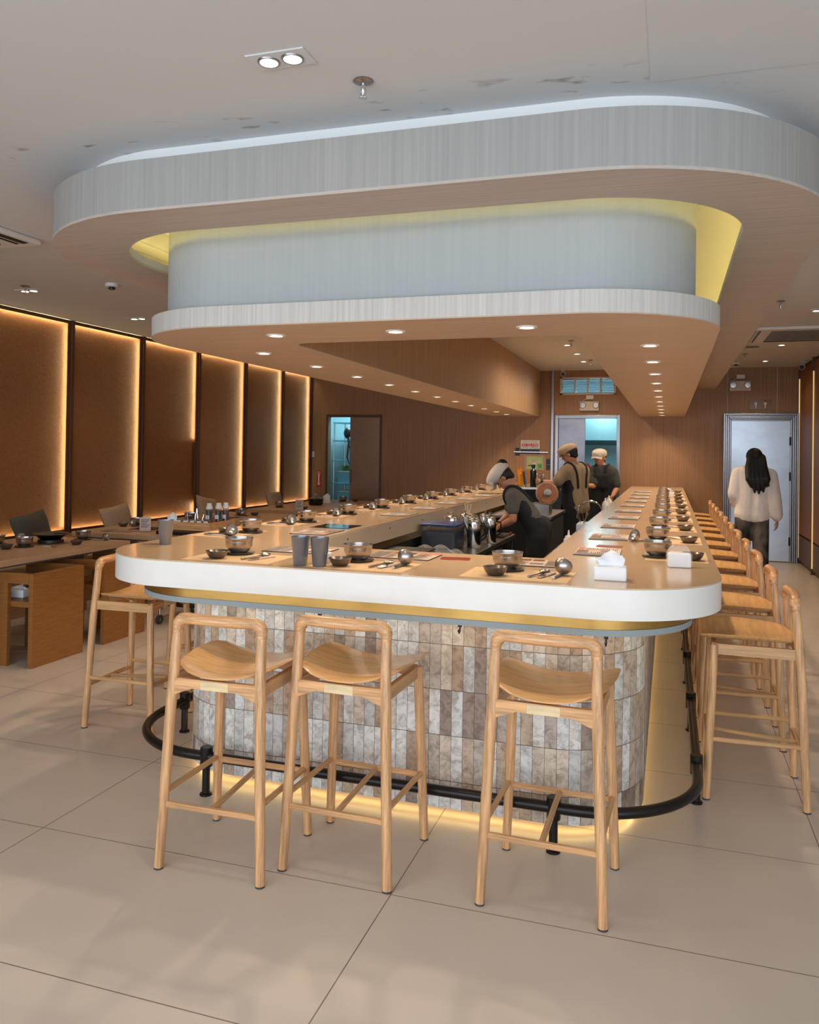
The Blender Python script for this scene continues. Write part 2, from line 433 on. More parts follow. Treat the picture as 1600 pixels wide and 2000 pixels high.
# ================================================================== THE ROOM
CZ = 2.78; YB = 12.58; XL = -5.87; XR = 1.78
b = MB(); b.box(-6.1, 5.1, -2.5, 15.1, -0.06, 0.0); struct(b.build('floor', 'floor_tile'))
b = MB(); b.box(-6.1, 5.1, -2.5, 15.1, CZ, CZ+0.08); struct(b.build('ceiling', 'ceiling_paint'))
b = MB(); b.box(XL-0.1, XL, -2.5, YB+0.1, 0, CZ); struct(b.build('wall_left', 'copper_plaster'))
b = MB(); b.box(XR, XR+0.1, 7.4, YB+0.1, 0, CZ); struct(b.build('wall_right', 'dark_wood'))
b = MB(); b.box(5.0, 5.1, -2.5, 7.5, 0, CZ); b.box(XR, 5.1, 7.4, 7.5, 0, CZ); struct(b.build('wall_side', 'white_paint'))
b = MB()
for x0, x1, z0, z1 in ((-6, -5.494, 0, CZ), (-5.494, -4.57, 2.06, CZ), (-4.57, -1.635, 0, CZ), (-1.635, -1.58, 2.044, CZ), (-0.81, -0.759, 2.044, CZ),
                       (-1.58, -0.81, 2.044, 2.43), (-1.58, -0.81, 2.65, CZ), (-0.759, 1.9, 0, CZ)):
    b.box(x0, x1, YB, YB+0.1, z0, z1)
struct(b.build('wall_back', 'wall_wood'))
b = MB(); b.box(-1.745, -1.705, YB-0.035, YB, 0, CZ, bev=0.004); struct(b.build('trim_1', 'frame_steel'))
for i, x in enumerate((0.80, 1.46)):
    b = MB(); b.box(x-0.003, x+0.003, YB-0.004, YB, 2.12, CZ); struct(b.build('trim_%d' % (i+2), 'veneer_upright'))

# shop front behind the camera: posts and head that carry the glazing
b = MB()
for x in (-5.87, -3.4, -0.6, 2.2, 4.95): b.box(x-0.03, x+0.03, -2.5, -2.42, 0, CZ)
b.box(-5.9, 5.0, -2.5, -2.42, 2.70, CZ); struct(b.build('window_1', 'black_metal'))

# rooms seen through the two open doors
b = MB(); b.box(-2.6, 0.4, 15.0, 15.05, 0, CZ); b.box(-2.65, -2.6, YB+0.1, 15.05, 0, CZ); b.box(0.4, 0.45, YB+0.1, 15.05, 0, CZ)
struct(b.build('wall_kitchen', 'kitchen_wall'))
b = MB(); b.box(-6.0, -4.0, 14.0, 14.05, 0, CZ); b.box(-6.05, -6.0, YB+0.1, 14.05, 0, CZ); b.box(-4.05, -4.0, YB+0.1, 14.05, 0, CZ)
struct(b.build('wall_store', 'kitchen_wall'))
lamp('POINT', 'kitchen_light', (-1.15, 13.5, 2.35), 42, (0.55, 0.88, 1.0), size=0.25)
lamp('AREA', 'store_tube_light', (-5.1, 13.1, 2.7), 32, (0.40, 0.84, 1.0), size=0.8, size_y=0.3)

# kitchen door, half open sliding leaf
t = struct(empty('door_1', (-1.2, YB, 0)))
b = MB()
for x0, x1, z0, z1 in ((-1.685, -1.635, 0, 2.094), (-0.759, -0.709, 0, 2.094), (-1.635, -0.759, 2.044, 2.094)):
    b.box(x0+1.2, x1+1.2, -0.012, 0.11, z0, z1, bev=0.004)
b.build('door_frame', 'frame_steel', t)
b = MB(); b.box(-0.435, -0.03, 0.03, 0.07, 0.01, 2.044, bev=0.003); b.build('door_leaf', 'door_grey', t)
# staff door on the right, shut, in a ribbed steel frame
t = struct(empty('door_2', (1.245, YB, 0)))
b = MB(); b.box(-0.39, 0.39, -0.03, -0.004, 0.01, 2.01, bev=0.003); b.build('door_leaf', 'door_steel', t)
b = MB()
for k in range(4):
    o_ = 0.39+0.027*k; w = 0.027; d = -0.055-0.012*(k % 2)+0.01*(k == 0)
    for x0, x1 in ((-o_-w, -o_), (o_, o_+w)): b.box(x0, x1, d, 0, 0, 2.01+0.027*k+w, bev=0.006)
    b.box(-o_, o_, d, 0, 2.01+0.027*k, 2.01+0.027*k+w, bev=0.006)
b.build('door_frame', 'frame_steel', t)
b = MB()
for z in (1.72, 1.22, 0.3): b.cyl((0.388, -0.045, z-0.06), (0.388, -0.045, z+0.06), 0.012)
b.build('hinge', 'black_metal', t)
# store door on the left, sliding leaf shut over two thirds
t = struct(empty('door_3', (-5.03, YB, 0)))
b = MB()
for x0, x1, z0, z1 in ((-0.504, -0.464, 0, 2.10), (0.46, 0.50, 0, 2.10), (-0.464, 0.46, 2.06, 2.10)):
    b.box(x0, x1, -0.014, 0.11, z0, z1, bev=0.003)
b.build('door_frame', 'dark_wood', t)
b = MB(); b.box(-0.08, 0.46, 0.03, 0.07, 0.01, 2.06, bev=0.003); b.build('door_leaf', 'door_bronze', t)
b = MB(); b.tube([(-0.045, 0.03, 0.98), (-0.045, -0.01, 0.98), (-0.045, -0.01, 1.17), (-0.045, 0.03, 1.17)], 0.012, 8); b.build('door_handle', 'brass', t)
# louvred vent window above the kitchen door
t = struct(empty('window_2', (-1.195, YB, 2.54)))
b = MB()
for x0, x1, z0, z1 in ((-0.42, 0.42, 0.11, 0.135), (-0.42, 0.42, -0.135, -0.11), (-0.42, -0.385, -0.135, 0.135), (0.385, 0.42, -0.135, 0.135),
                       (-0.205, -0.18, -0.11, 0.11), (-0.0125, 0.0125, -0.11, 0.11), (0.18, 0.205, -0.11, 0.11)):
    b.box(x0, x1, -0.02, 0.06, z0, z1, bev=0.002)
b.build('window_frame', 'beige_plastic', t)
b = MB()
for k in range(9): b.box(-0.385, 0.385, 0.0, 0.03, -0.1+0.025*k-0.002, -0.1+0.025*k+0.002, rot=(0.5, 0, 0))
b.build('louvre', 'teal_bin', t)

# lit copper wall panels
DIV = [5.60, 6.77, 7.94, 9.11, 10.33, 11.51, 12.56]
for i in range(6):
    y0, y1 = DIV[i], DIV[i+1]
    t = tag(empty('wall_panel', (XL, y0, 0)), '%s copper plaster wall panel from the left edge of the photo, edges lit by warm strips' % ORD[i], 'wall panel', 'lit copper panels of the left wall')
    L_ = y1-y0
    b = MB(); b.box(0.0, 0.03, 0.0, L_-0.03, 0.62, 2.778); b.build('panel', 'copper_plaster', t)
    b = MB(); b.box(0, 0.085, L_-0.03, L_+0.012, 0.62, CZ, bev=0.003); b.build('post', 'brown_post', t)
    b = MB(); b.box(0.068, 0.072, L_-0.076, L_-0.03, 0.66, 2.745); b.box(0.068, 0.072, 0.012, L_-0.03, 2.742, 2.778); b.box(0.068, 0.072, 0.012, L_-0.03, 0.62, 0.66); b.box(0.03, 0.072, 0.012, L_-0.03, 0.615, 0.622); b.build('shadow_lip', 'brown_post', t)
    for z0, z1 in (((0.68, 2.73),) if i != 2 else ((1.62, 2.73), (0.68, 0.80))):
        b = MB(); b.box(0.056, 0.062, L_-0.039, L_-0.033, z0, z1); b.build('led_strip', 'led_wall', t)
    b = MB(); b.box(0.056, 0.062, 0.03, L_-0.05, 2.755, 2.761); b.build('led_strip', 'led_wall', t)
    b = MB(); b.box(0.056, 0.062, 0.03, L_-0.05, 0.632, 0.638); b.build('led_strip', 'led_wall', t)
    b = MB(); b.box(0.034, 0.038, 0.014, 0.02, 0.68, 2.73); b.build('led_strip', 'led_wall_dim', t)
for i in range(4):
    y1 = YB-0.02-1.17*i; y0 = y1-1.17
    t = tag(empty('wall_panel', (XR, y0, 0)), '%s dark brown wall panel right of the steel staff door, %s' % (('nearest', 'second', 'third', 'fourth')[i], 'glowing at its edge'), 'wall panel', 'dark panels of the right wall')
    b = MB(); b.box(-0.03, 0, 0.03, 1.14, 0.42, 2.735, bev=0.008); b.build('panel', 'copper_plaster', t)
    b = MB(); b.box(-0.03, 0, 0.03, 1.14, 0.05, 0.40, bev=0.008); b.build('panel', 'dark_wood', t)
    b = MB(); b.box(-0.05, 0, 1.14, 1.17, 0.0, CZ, bev=0.003); b.build('post', 'brown_post', t)
    b = MB(); b.box(-0.044, -0.031, 1.128, 1.136, 0.08, 2.6); b.build('led_strip', 'led_wall_dim', t)

# ================================================================== CANOPIES OVER THE COUNTER
def ring(b, outer, inner, z0, z1, **k): b.prism(outer+inner[::-1], z0, z1, **k)
def band(b, path, z0, z1, th):
    """thin upright skin following a plan path, thickness th to the inside"""
    b.prism(path, z0, z1)
# upper canopy: deep veneered hoop hung below the ceiling
t = tag(empty('ceiling_canopy', (-1.2, 7.7, 2.47)), 'large rounded upper ceiling canopy in pale veneer with hidden yellow cove lighting', 'ceiling canopy')
def loc_path(p, z=0): return [(x+1.2, y-7.7) for x, y in p]
YE = YB-0.003
OUT = loc_path(upath(-3.05, 0.63, 2.807, YE, 0.95, n=40)); OUTI = loc_path(upath(-3.03, 0.61, 2.827, YE, 0.93, n=40))
INN = loc_path(upath(-2.69, 0.293, 3.112, YE, 0.65, n=32)); INNO = loc_path(upath(-2.705, 0.308, 3.097, YE, 0.665, n=32))
RIS = loc_path(upath(-2.91, 0.49, 2.947, YE, 0.81, n=40)); RISI = loc_path(upath(-2.89, 0.47, 2.967, YE, 0.79, n=40))
b = MB(); ring(b, OUT, OUTI, 0.012, 0.215); b.build('fascia', 'veneer_grey', t)
b = MB(); ring(b, OUT, INN, 0.0, 0.012); b.build('soffit', 'veneer_flat_daylit', t)
b = MB(); ring(b, INNO, INN, 0.012, 0.05); b.build('lip', 'white_paint', t)
b = MB(); ring(b, OUTI, RISI, 0.20, 0.212); b.build('top_board', 'white_paint', t)
b = MB(); ring(b, RIS, RISI, 0.212, 0.31); b.build('riser', 'white_gloss', t)
LED = loc_path(upath(-2.80, 0.40, 3.01, YE-0.1, 0.75, n=24))
b = MB(); b.tube([(x, y, 0.051) for x, y in LED], 0.006, 6); b.build('led_strip', 'led_yellow', t)
# lower canopy: flat veneered slab and the painted drum it hangs from
t = tag(empty('ceiling_canopy', (-1.2, 7.7, 2.065)), 'lower U-shaped ceiling canopy with white drum above and downlights in its veneered underside', 'ceiling canopy')
LO = loc_path(upath(-2.66, 0.212, 3.295, YE, 0.60, n=32))
LI = loc_path(upath(-1.92, -0.42, 3.90, YE, 0.10, n=8))
LIO = loc_path(upath(-1.94, -0.40, 3.88, YE, 0.12, n=8))
LOI = loc_path(upath(-2.64, 0.192, 3.315, YE, 0.58, n=32))
b = MB(); ring(b, LO, LOI, 0.006, 0.098); b.build('fascia', 'veneer_upright', t)
b = MB(); ring(b, LO, LI, 0.0, 0.006); b.build('soffit', 'veneer_flat_lamplit', t)
b = MB(); ring(b, LOI, LIO, 0.085, 0.096); b.build('top_board', 'white_paint', t)
DR = loc_path(upath(-2.59, 0.107, 3.40, YE, 0.50, n=32)); DRI = loc_path(upath(-2.57, 0.087, 3.42, YE, 0.48, n=32))
b = MB(); ring(b, DR, DRI, 0.096, 0.715); b.build('drum', 'drum_paint', t)
LIO = loc_path(upath(-1.94, -0.40, 3.88, YE, 0.12, n=8))
b = MB(); ring(b, LIO, LI, 0.006, 0.715); b.build('inner_panel', 'veneer_warm', t)

def downlight(x, y, z, label, group, warm=(1.0, 0.80, 0.58), w=None, spot=math.radians(140)):
    t = empty('downlight', (x, y, z)); tag(t, label, 'ceiling light', group)
    b = MB(); b.lathe([(0.030, -0.002), (0.034, -0.006), (0.046, -0.005), (0.048, 0.0), (0.030, 0.0), (0.030, -0.002)], seg=24); b.build('trim_ring', 'white_gloss', t)
    b = MB(); b.lathe([(0, -0.0015), (0.030, -0.0015), (0.030, 0.0), (0, 0.0)], seg=20); b.build('lens', 'lens_warm', t)
    lamp('SPOT', 'downlight_beam', (0, 0, -0.012), SPOT_W if w is None else w, warm, size=0.03, spot=spot, blend=0.6, parent=t)
    return t
for k in range(11): downlight(-0.10, 4.335+0.765*k, 2.065, '%s downlight from the front along the right arm of the lower canopy' % ORD[k], 'downlights under the right canopy arm')
for k in range(11): downlight(-2.275, 4.25+0.745*k, 2.065, '%s downlight from the front along the left arm of the lower canopy' % ORD[k], 'downlights under the left canopy arm')
for k, x in enumerate((-1.86, -1.235, -0.613)): downlight(x, 3.595, 2.065, '%s downlight in the front strip of the lower canopy' % ('left', 'middle', 'right')[k], 'downlights under the front of the canopy')
for k, (x, y) in enumerate(((-1.16, 9.62), (-1.139, 10.49), (-1.144, 11.38))): downlight(x, y, CZ, '%s round ceiling light above the staff aisle' % ('nearest', 'middle', 'farthest')[k], 'ceiling lights above the staff aisle', w=28, spot=math.radians(165))
for k, (x, y) in enumerate(((1.215, 10.1), (1.215, 11.75))): downlight(x, y, CZ, '%s round ceiling light over the right-hand passage' % ('nearer', 'farther')[k], 'passage ceiling lights', w=9)

def twin_light(x, y, label, w=12, rz=0.0):
    t = tag(empty('twin_downlight', (x, y, CZ), rz), label, 'ceiling light', 'square twin ceiling lights')
    b = MB(); b.box(-0.104, 0.104, -0.054, 0.054, -0.006, 0, bev=0.002); b.build('plate', 'white_paint', t)
    for s in (-1, 1):
        b = MB(); b.lathe([(0.030, -0.010), (0.036, -0.010), (0.038, -0.006), (0.030, -0.006), (0.030, -0.010)], c=(s*0.043, 0, 0), seg=20); b.build('trim_ring', 'frame_steel', t)
        b = MB(); b.lathe([(0, -0.0085), (0.030, -0.0085), (0.030, -0.006), (0, -0.006)], c=(s*0.043, 0, 0), seg=20); b.build('lens', 'lens_warm', t)
        lamp('SPOT', 'twin_beam', (s*0.043, 0, -0.016), w/2, (1, 0.80, 0.58), size=0.03, spot=math.radians(110), blend=0.7, parent=t)
    return t
twin_light(-1.225, 2.37, 'white twin ceiling light nearest the camera, in front of the canopy')
twin_light(-5.03, 5.35, 'white twin ceiling light by the first lit copper panel', w=16)
twin_light(-5.03, 6.78, 'small white twin ceiling light beside the left end of the lower canopy', w=16)
twin_light(-5.03, 9.4, 'white twin ceiling light hidden behind the lower canopy', w=16)
twin_light(1.25, 7.75, 'white twin ceiling light at the right edge, in front of the cassette', w=10)

def sprinkler(x, y, label, s=1.0):
    t = tag(empty('sprinkler', (x, y, CZ)), label, 'sprinkler', 'ceiling sprinklers')
    b = MB(); b.lathe([(0, 0), (0.034*s, 0), (0.036*s, -0.004), (0.024*s, -0.010), (0.012, -0.012), (0, -0.012)]); b.build('escutcheon', 'frame_steel', t)
    b = MB(); b.lathe([(0.009, -0.010), (0.009, -0.03), (0.006, -0.034), (0.004, -0.055), (0, -0.055)], seg=12)
    b.tube([(0.009, 0, -0.03), (0.010, 0, -0.045), (0.003, 0, -0.058)], 0.002, 6); b.tube([(-0.009, 0, -0.03), (-0.010, 0, -0.045), (-0.003, 0, -0.058)], 0.002, 6); b.build('frame_arm', 'chrome', t)
    b = MB()
    b.lathe([(0, -0.056), (0.011, -0.056), (0.012, -0.058), (0.011, -0.060), (0, -0.060)], seg=14)
    for k in range(10): b.box(0.010, 0.015, -0.0015, 0.0015, -0.060, -0.057, rot=(0, 0, 2*PI*k/10), piv=(0, 0, 0))
    b.build('deflector', 'chrome', t)
sprinkler(-1.022, 2.594, 'chrome fire sprinkler nearest the camera, in front of the canopy')
sprinkler(-4.93, 5.2, 'fire sprinkler just above the left twin ceiling light')
sprinkler(-1.07, 9.25, 'fire sprinkler beside the nearest ceiling light of the staff aisle')
sprinkler(-1.03, 11.2, 'fire sprinkler beside the farthest ceiling light of the staff aisle')
sprinkler(0.86, 7.24, 'fire sprinkler over the right passage, in front of the cassette')
sprinkler(0.80, 9.75, 'fire sprinkler just behind the right ceiling cassette')
sprinkler(0.89, 10.9, 'fire sprinkler over the right passage, farthest back')
for x, y, l in ((-4.18, 5.3, 'white smoke detector on the ceiling left of the drum'), (0.86, 11.87, 'smoke detector on the ceiling above the right passage end')):
    t = tag(empty('smoke_detector', (x, y, CZ)), l, 'smoke detector', 'smoke detectors')
    b = MB(); b.lathe([(0, 0), (0.05, 0), (0.05, -0.022), (0.046, -0.026), (0, -0.026)]); b.build('base', 'white_plastic', t)
    b = MB(); b.lathe([(0.022, -0.026), (0.022, -0.034), (0.026, -0.036), (0.024, -0.044), (0, -0.046)]); b.build('sensor_head', 'black_plastic', t)
b = MB(); b.lathe([(0, 0), (0.09, 0), (0.09, -0.006), (0, -0.008)]); tag(b.build('ceiling_speaker', 'grille', loc=(0.9, 10.2, CZ)), 'flat round speaker on the right passage ceiling behind the cassette', 'ceiling speaker')
b = MB(); b.box(-0.0755, 1.3, 1.2, 2.872, CZ-0.003, CZ, bev=0.001); tag(b.build('ceiling_hatch', 'white_paint'), 'flat access hatch set in the ceiling at the upper right of the photo', 'ceiling hatch')

def cassette(x0, x1, y0, y1, label):
    t = tag(empty('air_conditioner', ((x0+x1)/2, (y0+y1)/2, CZ), PI if x0 < -2 else 0), label, 'air conditioner', 'ceiling air conditioners')
    w, d = (x1-x0)/2, (y1-y0)/2
    b = MB(); b.box(-w, w, -d, d, -0.035, 0, bev=0.012); b.build('panel', 'white_plastic', t)
    b = MB()
    n = 14
    for k in range(n): b.box(-w+0.22, w-0.05, -d+0.10+k*(2*d-0.32)/n, -d+0.10+(k+0.45)*(2*d-0.32)/n, -0.041, -0.034)
    for k in range(28): b.box(-w+0.22+k*(2*w-0.27)/28, -w+0.224+k*(2*w-0.27)/28, -d+0.10, d-0.22, -0.043, -0.034)
    b.build('intake_grille', 'grille', t)
    b = MB(); b.box(-w+0.22, w-0.05, d-0.17, d-0.09, -0.040, -0.034, bev=0.003); b.build('air_flap', 'black_metal', t)
    b = MB(); b.box(-w+0.03, -w+0.075, -d+0.08, d-0.08, -0.040, -0.034, bev=0.003); b.box(-w+0.10, -w+0.12, -d+0.08, d-0.08, -0.040, -0.034, bev=0.003); b.build('side_slot', 'black_plastic', t)
cassette(0.74, 1.70, 8.62, 9.62, 'white ceiling air conditioner cassette over the right passage')
cassette(-4.93, -3.73, 3.05, 4.06, 'white ceiling air conditioner cassette at the left edge of the photo')
# ================================================================== COUNTER
CT = 1.027
t = tag(empty('bar_counter', (-1.15, 7.7, 0)), 'long white U-shaped bar counter with rounded corners, brass trim and travertine tiled base', 'bar counter')
def cp(x0, x1, y0, r, ye=YE, n=28): return [(x+1.15, y-7.7) for x, y in upath(x0, x1, y0, ye, r, n=n)]
CO = cp(-2.50, 0.20, 2.935, 0.45); CI = [(x+1.15, y-7.7) for x, y in upath(-1.77, -0.53, 3.65, YE, 0.02, n=2)]
b = MB(); ring(b, CO, CI, 0.912, CT-0.006); b.build('edge_slab', 'counter_white', t)
b = MB(); b.prism([(x+dx, y+dy) for (x, y), (dx, dy) in zip(CI, [(0.002, 0)]*(len(CI)//2)+[(-0.002, 0)]*(len(CI)-len(CI)//2))]+CI[::-1], 0.911, CT-0.007); b.build('inner_warm_skin', 'counter_warm_lit', t)  # skin added over the slab's staff side to carry the lamp-lit tint
b = MB(); ring(b, CO, CI, CT-0.006, CT); b.build('worktop', 'counter_top', t)
T1 = cp(-2.39, 0.09, 3.045, 0.40); T2 = cp(-2.395, 0.095, 3.04, 0.405)
CIi = [(x+1.15, y-7.7) for x, y in upath(-1.80, -0.50, 3.62, YE, 0.02, n=2)]
b = MB(); ring(b, T1, CIi, 0.853, 0.912); b.build('brass_band', 'brass', t)
b = MB(); ring(b, T2, cp(-2.375, 0.075, 3.06, 0.385), 0.830, 0.853); b.build('lower_trim', 'grey_trim', t)
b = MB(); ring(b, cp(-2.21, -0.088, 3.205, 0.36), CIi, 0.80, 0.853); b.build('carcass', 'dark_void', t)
b = MB(); b.strip(cp(-2.21, -0.088, 3.205, 0.36), 0.045, 0.825); b.build('tiled_base', 'travertine_tile', t)
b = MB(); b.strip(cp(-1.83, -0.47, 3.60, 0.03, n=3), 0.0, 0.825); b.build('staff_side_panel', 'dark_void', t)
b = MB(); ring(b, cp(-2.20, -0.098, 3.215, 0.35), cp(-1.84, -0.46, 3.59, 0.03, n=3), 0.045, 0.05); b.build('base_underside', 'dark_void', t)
b = MB(); ring(b, cp(-2.10, -0.198, 3.315, 0.25), cp(-1.84, -0.46, 3.59, 0.03, n=3), 0.0, 0.045); b.build('plinth', 'white_paint', t)
b = MB(); b.tube([(x, y, 0.032) for x, y in cp(-2.165, -0.133, 3.25, 0.315, YE-0.1)], 0.006, 6); b.build('led_strip', 'led_floor', t)
b = MB(); b.tube([(x, y, 0.846) for x, y in cp(-2.366, 0.066, 3.069, 0.376, YE-0.1)], 0.004, 6); b.build('led_strip', 'led_floor', t)
b = MB()
for k in range(8): b.cyl((-1.77+1.15-0.001, 4.35+0.745*k-7.7, 0.985), (-1.77+1.15+0.004, 4.35+0.745*k-7.7, 0.985), 0.006, seg=10)
b.build('cable_hole', 'black_plastic', t)

def hook(x, y, rz, label):
    t = tag(empty('bag_hook', (x, y, 0.825), rz), label, 'hook', 'bag hooks under the counter')
    b = MB(); b.box(-0.008, 0.008, -0.004, 0.004, -0.012, 0); b.build('plate', 'black_metal', t)
    b = MB(); b.tube([(0, 0, -0.008), (0, -0.002, -0.028), (0, -0.012, -0.034), (0, -0.018, -0.026)], 0.0035, 8); b.ball((0, -0.018, -0.024), 0.006, 1); b.build('prong', 'black_metal', t)
for x, l in ((-1.375, 'black bag hook under the counter trim above the second front stool'), (-0.775, 'black bag hook under the counter trim between the second and third front stools'), (-0.215, 'black bag hook under the counter trim behind the third front stool')):
    hook(x, 3.09, 0, l)

# foot rail
t = tag(empty('foot_rail', (-1.15, 7.7, 0)), 'black tubular foot rail on short posts running round the counter base', 'foot rail')
b = MB(); b.tube([(x, y, 0.166) for x, y in cp(-2.425, 0.127, 3.08, 0.46, 12.3)], 0.021, 14); b.build('tube', 'black_metal', t)
posts = [(-1.895, 3.08), (-0.40, 3.08)]+[(0.127, 3.72+0.96*k) for k in range(9)]+[(-2.425, 3.72+0.96*k) for k in range(9)]
for x, y in posts:
    b = MB(); x += 1.15; y -= 7.7
    b.lathe([(0, 0), (0.027, 0), (0.027, 0.006), (0.024, 0.009), (0.017, 0.010), (0.017, 0.122), (0.026, 0.124), (0.027, 0.128), (0.027, 0.204), (0.024, 0.207), (0, 0.207)], c=(x, y, 0), seg=18)
    b.build('post', 'black_metal', t)

# ================================================================== BAR STOOLS
def make_stool(label):
    t = tag(empty('bar_stool'), label, 'bar stool', 'ash bar stools round the counter')
    def lerp(a, c, k): return tuple(a[i]+(c[i]-a[i])*k for i in range(3))
    for sx in (-1, 1):
        b = MB(); b.tube([(sx*0.200, -0.200, 0.006), (sx*0.1875, -0.187, 0.31), (sx*0.176, -0.174, 0.60), (sx*0.171, -0.166, 0.70), (sx*0.168, -0.155, 0.838)], [0.017, 0.0185, 0.0195, 0.0195, 0.0180], 14); leg = b.build('leg', 'ash_z', t)
        b = MB(); b.cyl((sx*0.200, -0.200, 0), (sx*0.200, -0.200, 0.006), 0.0165); b.build('foot_pad', 'rubber', leg)
        b = MB(); b.tube([(sx*0.200, 0.200, 0.006), (sx*0.188, 0.187, 0.31), (sx*0.174, 0.172, 0.672)], [0.0165, 0.0185, 0.018], 14); leg = b.build('leg', 'ash_z', t)
        b = MB(); b.cyl((sx*0.200, 0.200, 0), (sx*0.200, 0.200, 0.006), 0.016); b.build('foot_pad', 'rubber', leg)
        b = MB(); b.tube([(sx*0.190, -0.190, 0.268), (sx*0.190, 0.188, 0.262)], 0.0105, 10); b.build('stretcher', 'ash_y', t)
        b = MB(); b.prism([(-0.165, 0.630), (0.165, 0.630), (0.165, 0.676), (-0.165, 0.676)], sx*0.170-0.009, sx*0.170+0.009)
        b.move(Matrix(((0, 0, 1, 0), (1, 0, 0, 0), (0, 1, 0, 0), (0, 0, 0, 1)))); b.build('seat_rail', 'ash_y', t)
    for sy, z in ((-1, 0.228), (1, 0.250)):
        yy = 0.190*sy
        b = MB(); b.tube([(-0.190, yy, z), (0.190, yy, z)], 0.0115, 10); b.build('stretcher', 'ash_x', t)
        y = 0.172*sy
        b = MB(); b.prism([(-0.168, 0.615), (-0.09, 0.644), (0.09, 0.644), (0.168, 0.615), (0.168, 0.677), (-0.168, 0.677)], y-0.010, y+0.010)
        b.move(Matrix(((1, 0, 0, 0), (0, 0, 1, 0), (0, 1, 0, 0), (0, 0, 0, 1)))); b.build('seat_rail', 'ash_x', t)
        b = MB(); b.box(-0.055, 0.055, y-0.0115, y+0.0115, 0.643, 0.674, bev=0.001); b.build('rail_block', 'ash_pale', t)
    b = MB(); b.tube([(0, -0.190, 0.228), (0, 0.190, 0.250)], 0.0105, 10); b.build('stretcher', 'ash_y', t)
    # top rail with rounded corners that drop on to the rear legs
    pts = []; R = 0.032
    zt = 0.886
    pts.append((-0.168, -0.155, 0.836)); pts.append((-0.1675, -0.153, zt-R))
    for k in range(1, 7): a = PI-PI/2*k/6; pts.append((-0.167+R+R*math.cos(a), -0.150-0.004*k/6, zt-R+R*math.sin(a)))
    for k in range(1, 6): x = -0.125+0.25*k/6; pts.append((x, -0.154-0.012*(1-(x/0.125)**2), zt))
    pts += [(-p[0], p[1], p[2]) for p in pts[:8]][::-1]
    b = MB(); vs = b.tube(pts, [0.0185, 0.0195]+[0.0225]*4+[0.0205]*(len(pts)-12)+[0.0225]*4+[0.0195, 0.0185], 14); b.build('backrest', 'ash_x', t)
    # dished seat
    b = MB(); nx, ny = 18, 12; top = []; bot = []
    for j in range(ny+1):
        v = j/ny; y = -0.168+0.40*v
        w = (0.172+0.044*math.sin(min(1, v*1.5)*PI/2))*(1-0.30*max(0, (0.12-v)/0.12)**2)*(1-0.14*max(0, (v-0.86)/0.14)**2)
        for i in range(nx+1):
            u = -1+2*i/nx; x = w*u
            yy = y+(0.030*(1-u*u)*(v > 0.99)*0)-0.020*(1-v)**3*(1-u*u)
            z = 0.682+1.02*abs(x)**2.1+0.004*(1-v)**2
            edge = max(abs(u), abs(2*v-1))
            e = 0.006*max(0, (edge-0.86)/0.14)**2
            top.append(b.bm.verts.new((x, yy, z+0.009-e))); bot.append(b.bm.verts.new((x*0.985, yy, z-0.007+e)))
    N = nx+1
    for j in range(ny):
        for i in range(nx):
            q = (j*N+i, j*N+i+1, (j+1)*N+i+1, (j+1)*N+i)
            b.bm.faces.new([top[k] for k in q]); b.bm.faces.new([bot[k] for k in q[::-1]])
    rim = [i for i in range(N)]+[j*N+nx for j in range(1, ny+1)]+[ny*N+i for i in range(nx-1, -1, -1)]+[j*N for j in range(ny-1, 0, -1)]
    for a, c in zip(rim, rim[1:]+rim[:1]): b.bm.faces.new((bot[a], bot[c], top[c], top[a]))
    b.build('seat', 'ash_seat', t, smooth=50)
    return t
STOOL = make_stool('ash bar stool at the left of the three along the counter front')
STOOL.location = (-1.522, 2.692, 0); STOOL.rotation_euler.z = 0.02
copy_tree(STOOL, (-1.092, 2.818, 0), -0.03, 'ash bar stool in the middle of the three along the counter front')
copy_tree(STOOL, (-0.377, 2.838, 0), -0.03, 'ash bar stool at the right of the three along the counter front')
for k in range(11):
    copy_tree(STOOL, (0.372, 3.974+0.745*k, 0), PI/2+random.uniform(-0.03, 0.03), 'ash bar stool, %s from the front in the row on the right of the counter' % ORD[k])
for k in range(3):
    copy_tree(STOOL, (-2.765, 3.80+0.745*k, 0), -PI/2+(0.04, -0.02, 0.02)[k], ('ash bar stool at the front left corner, its back to the copper wall', 'ash bar stool behind the corner one on the left side, mostly hidden', 'third ash bar stool on the left side, nearly hidden by the counter')[k])

# ================================================================== PLACE SETTINGS
def proto(name, cat, group): return tag(empty(name), None, cat, group)
P_MAT = proto('placemat', 'placemat', 'paper placemats on the counter')
b = MB(); b.box(-0.205, 0.205, -0.135, 0.135, 0, 0.0008); b.build('sheet', 'mat_paper', P_MAT)
P_BOWL = proto('steel_bowl', 'bowl', 'steel bowls on the counter')
b = MB(); b.lathe([(0, 0.003), (0.034, 0.003), (0.036, 0), (0.038, 0.003), (0.050, 0.014), (0.0585, 0.032), (0.0605, 0.052), (0.0615, 0.0645), (0.0635, 0.0655), (0.0635, 0.0672), (0.0600, 0.0668), (0.0585, 0.052), (0.0565, 0.033), (0.048, 0.017), (0.034, 0.007), (0, 0.006)], seg=36); b.build('bowl', 'bowl_steel', P_BOWL, smooth=60)
P_SAUC = proto('saucer', 'saucer', 'dark saucers on the counter')
b = MB(); b.lathe([(0, 0.001), (0.045, 0.0), (0.066, 0.004), (0.070, 0.0075), (0.068, 0.009), (0.052, 0.006), (0, 0.005)], seg=36); b.build('plate', 'saucer_steel', P_SAUC, smooth=60)
P_DIP = proto('dipping_bowl', 'small bowl', 'small dipping bowls on the counter')
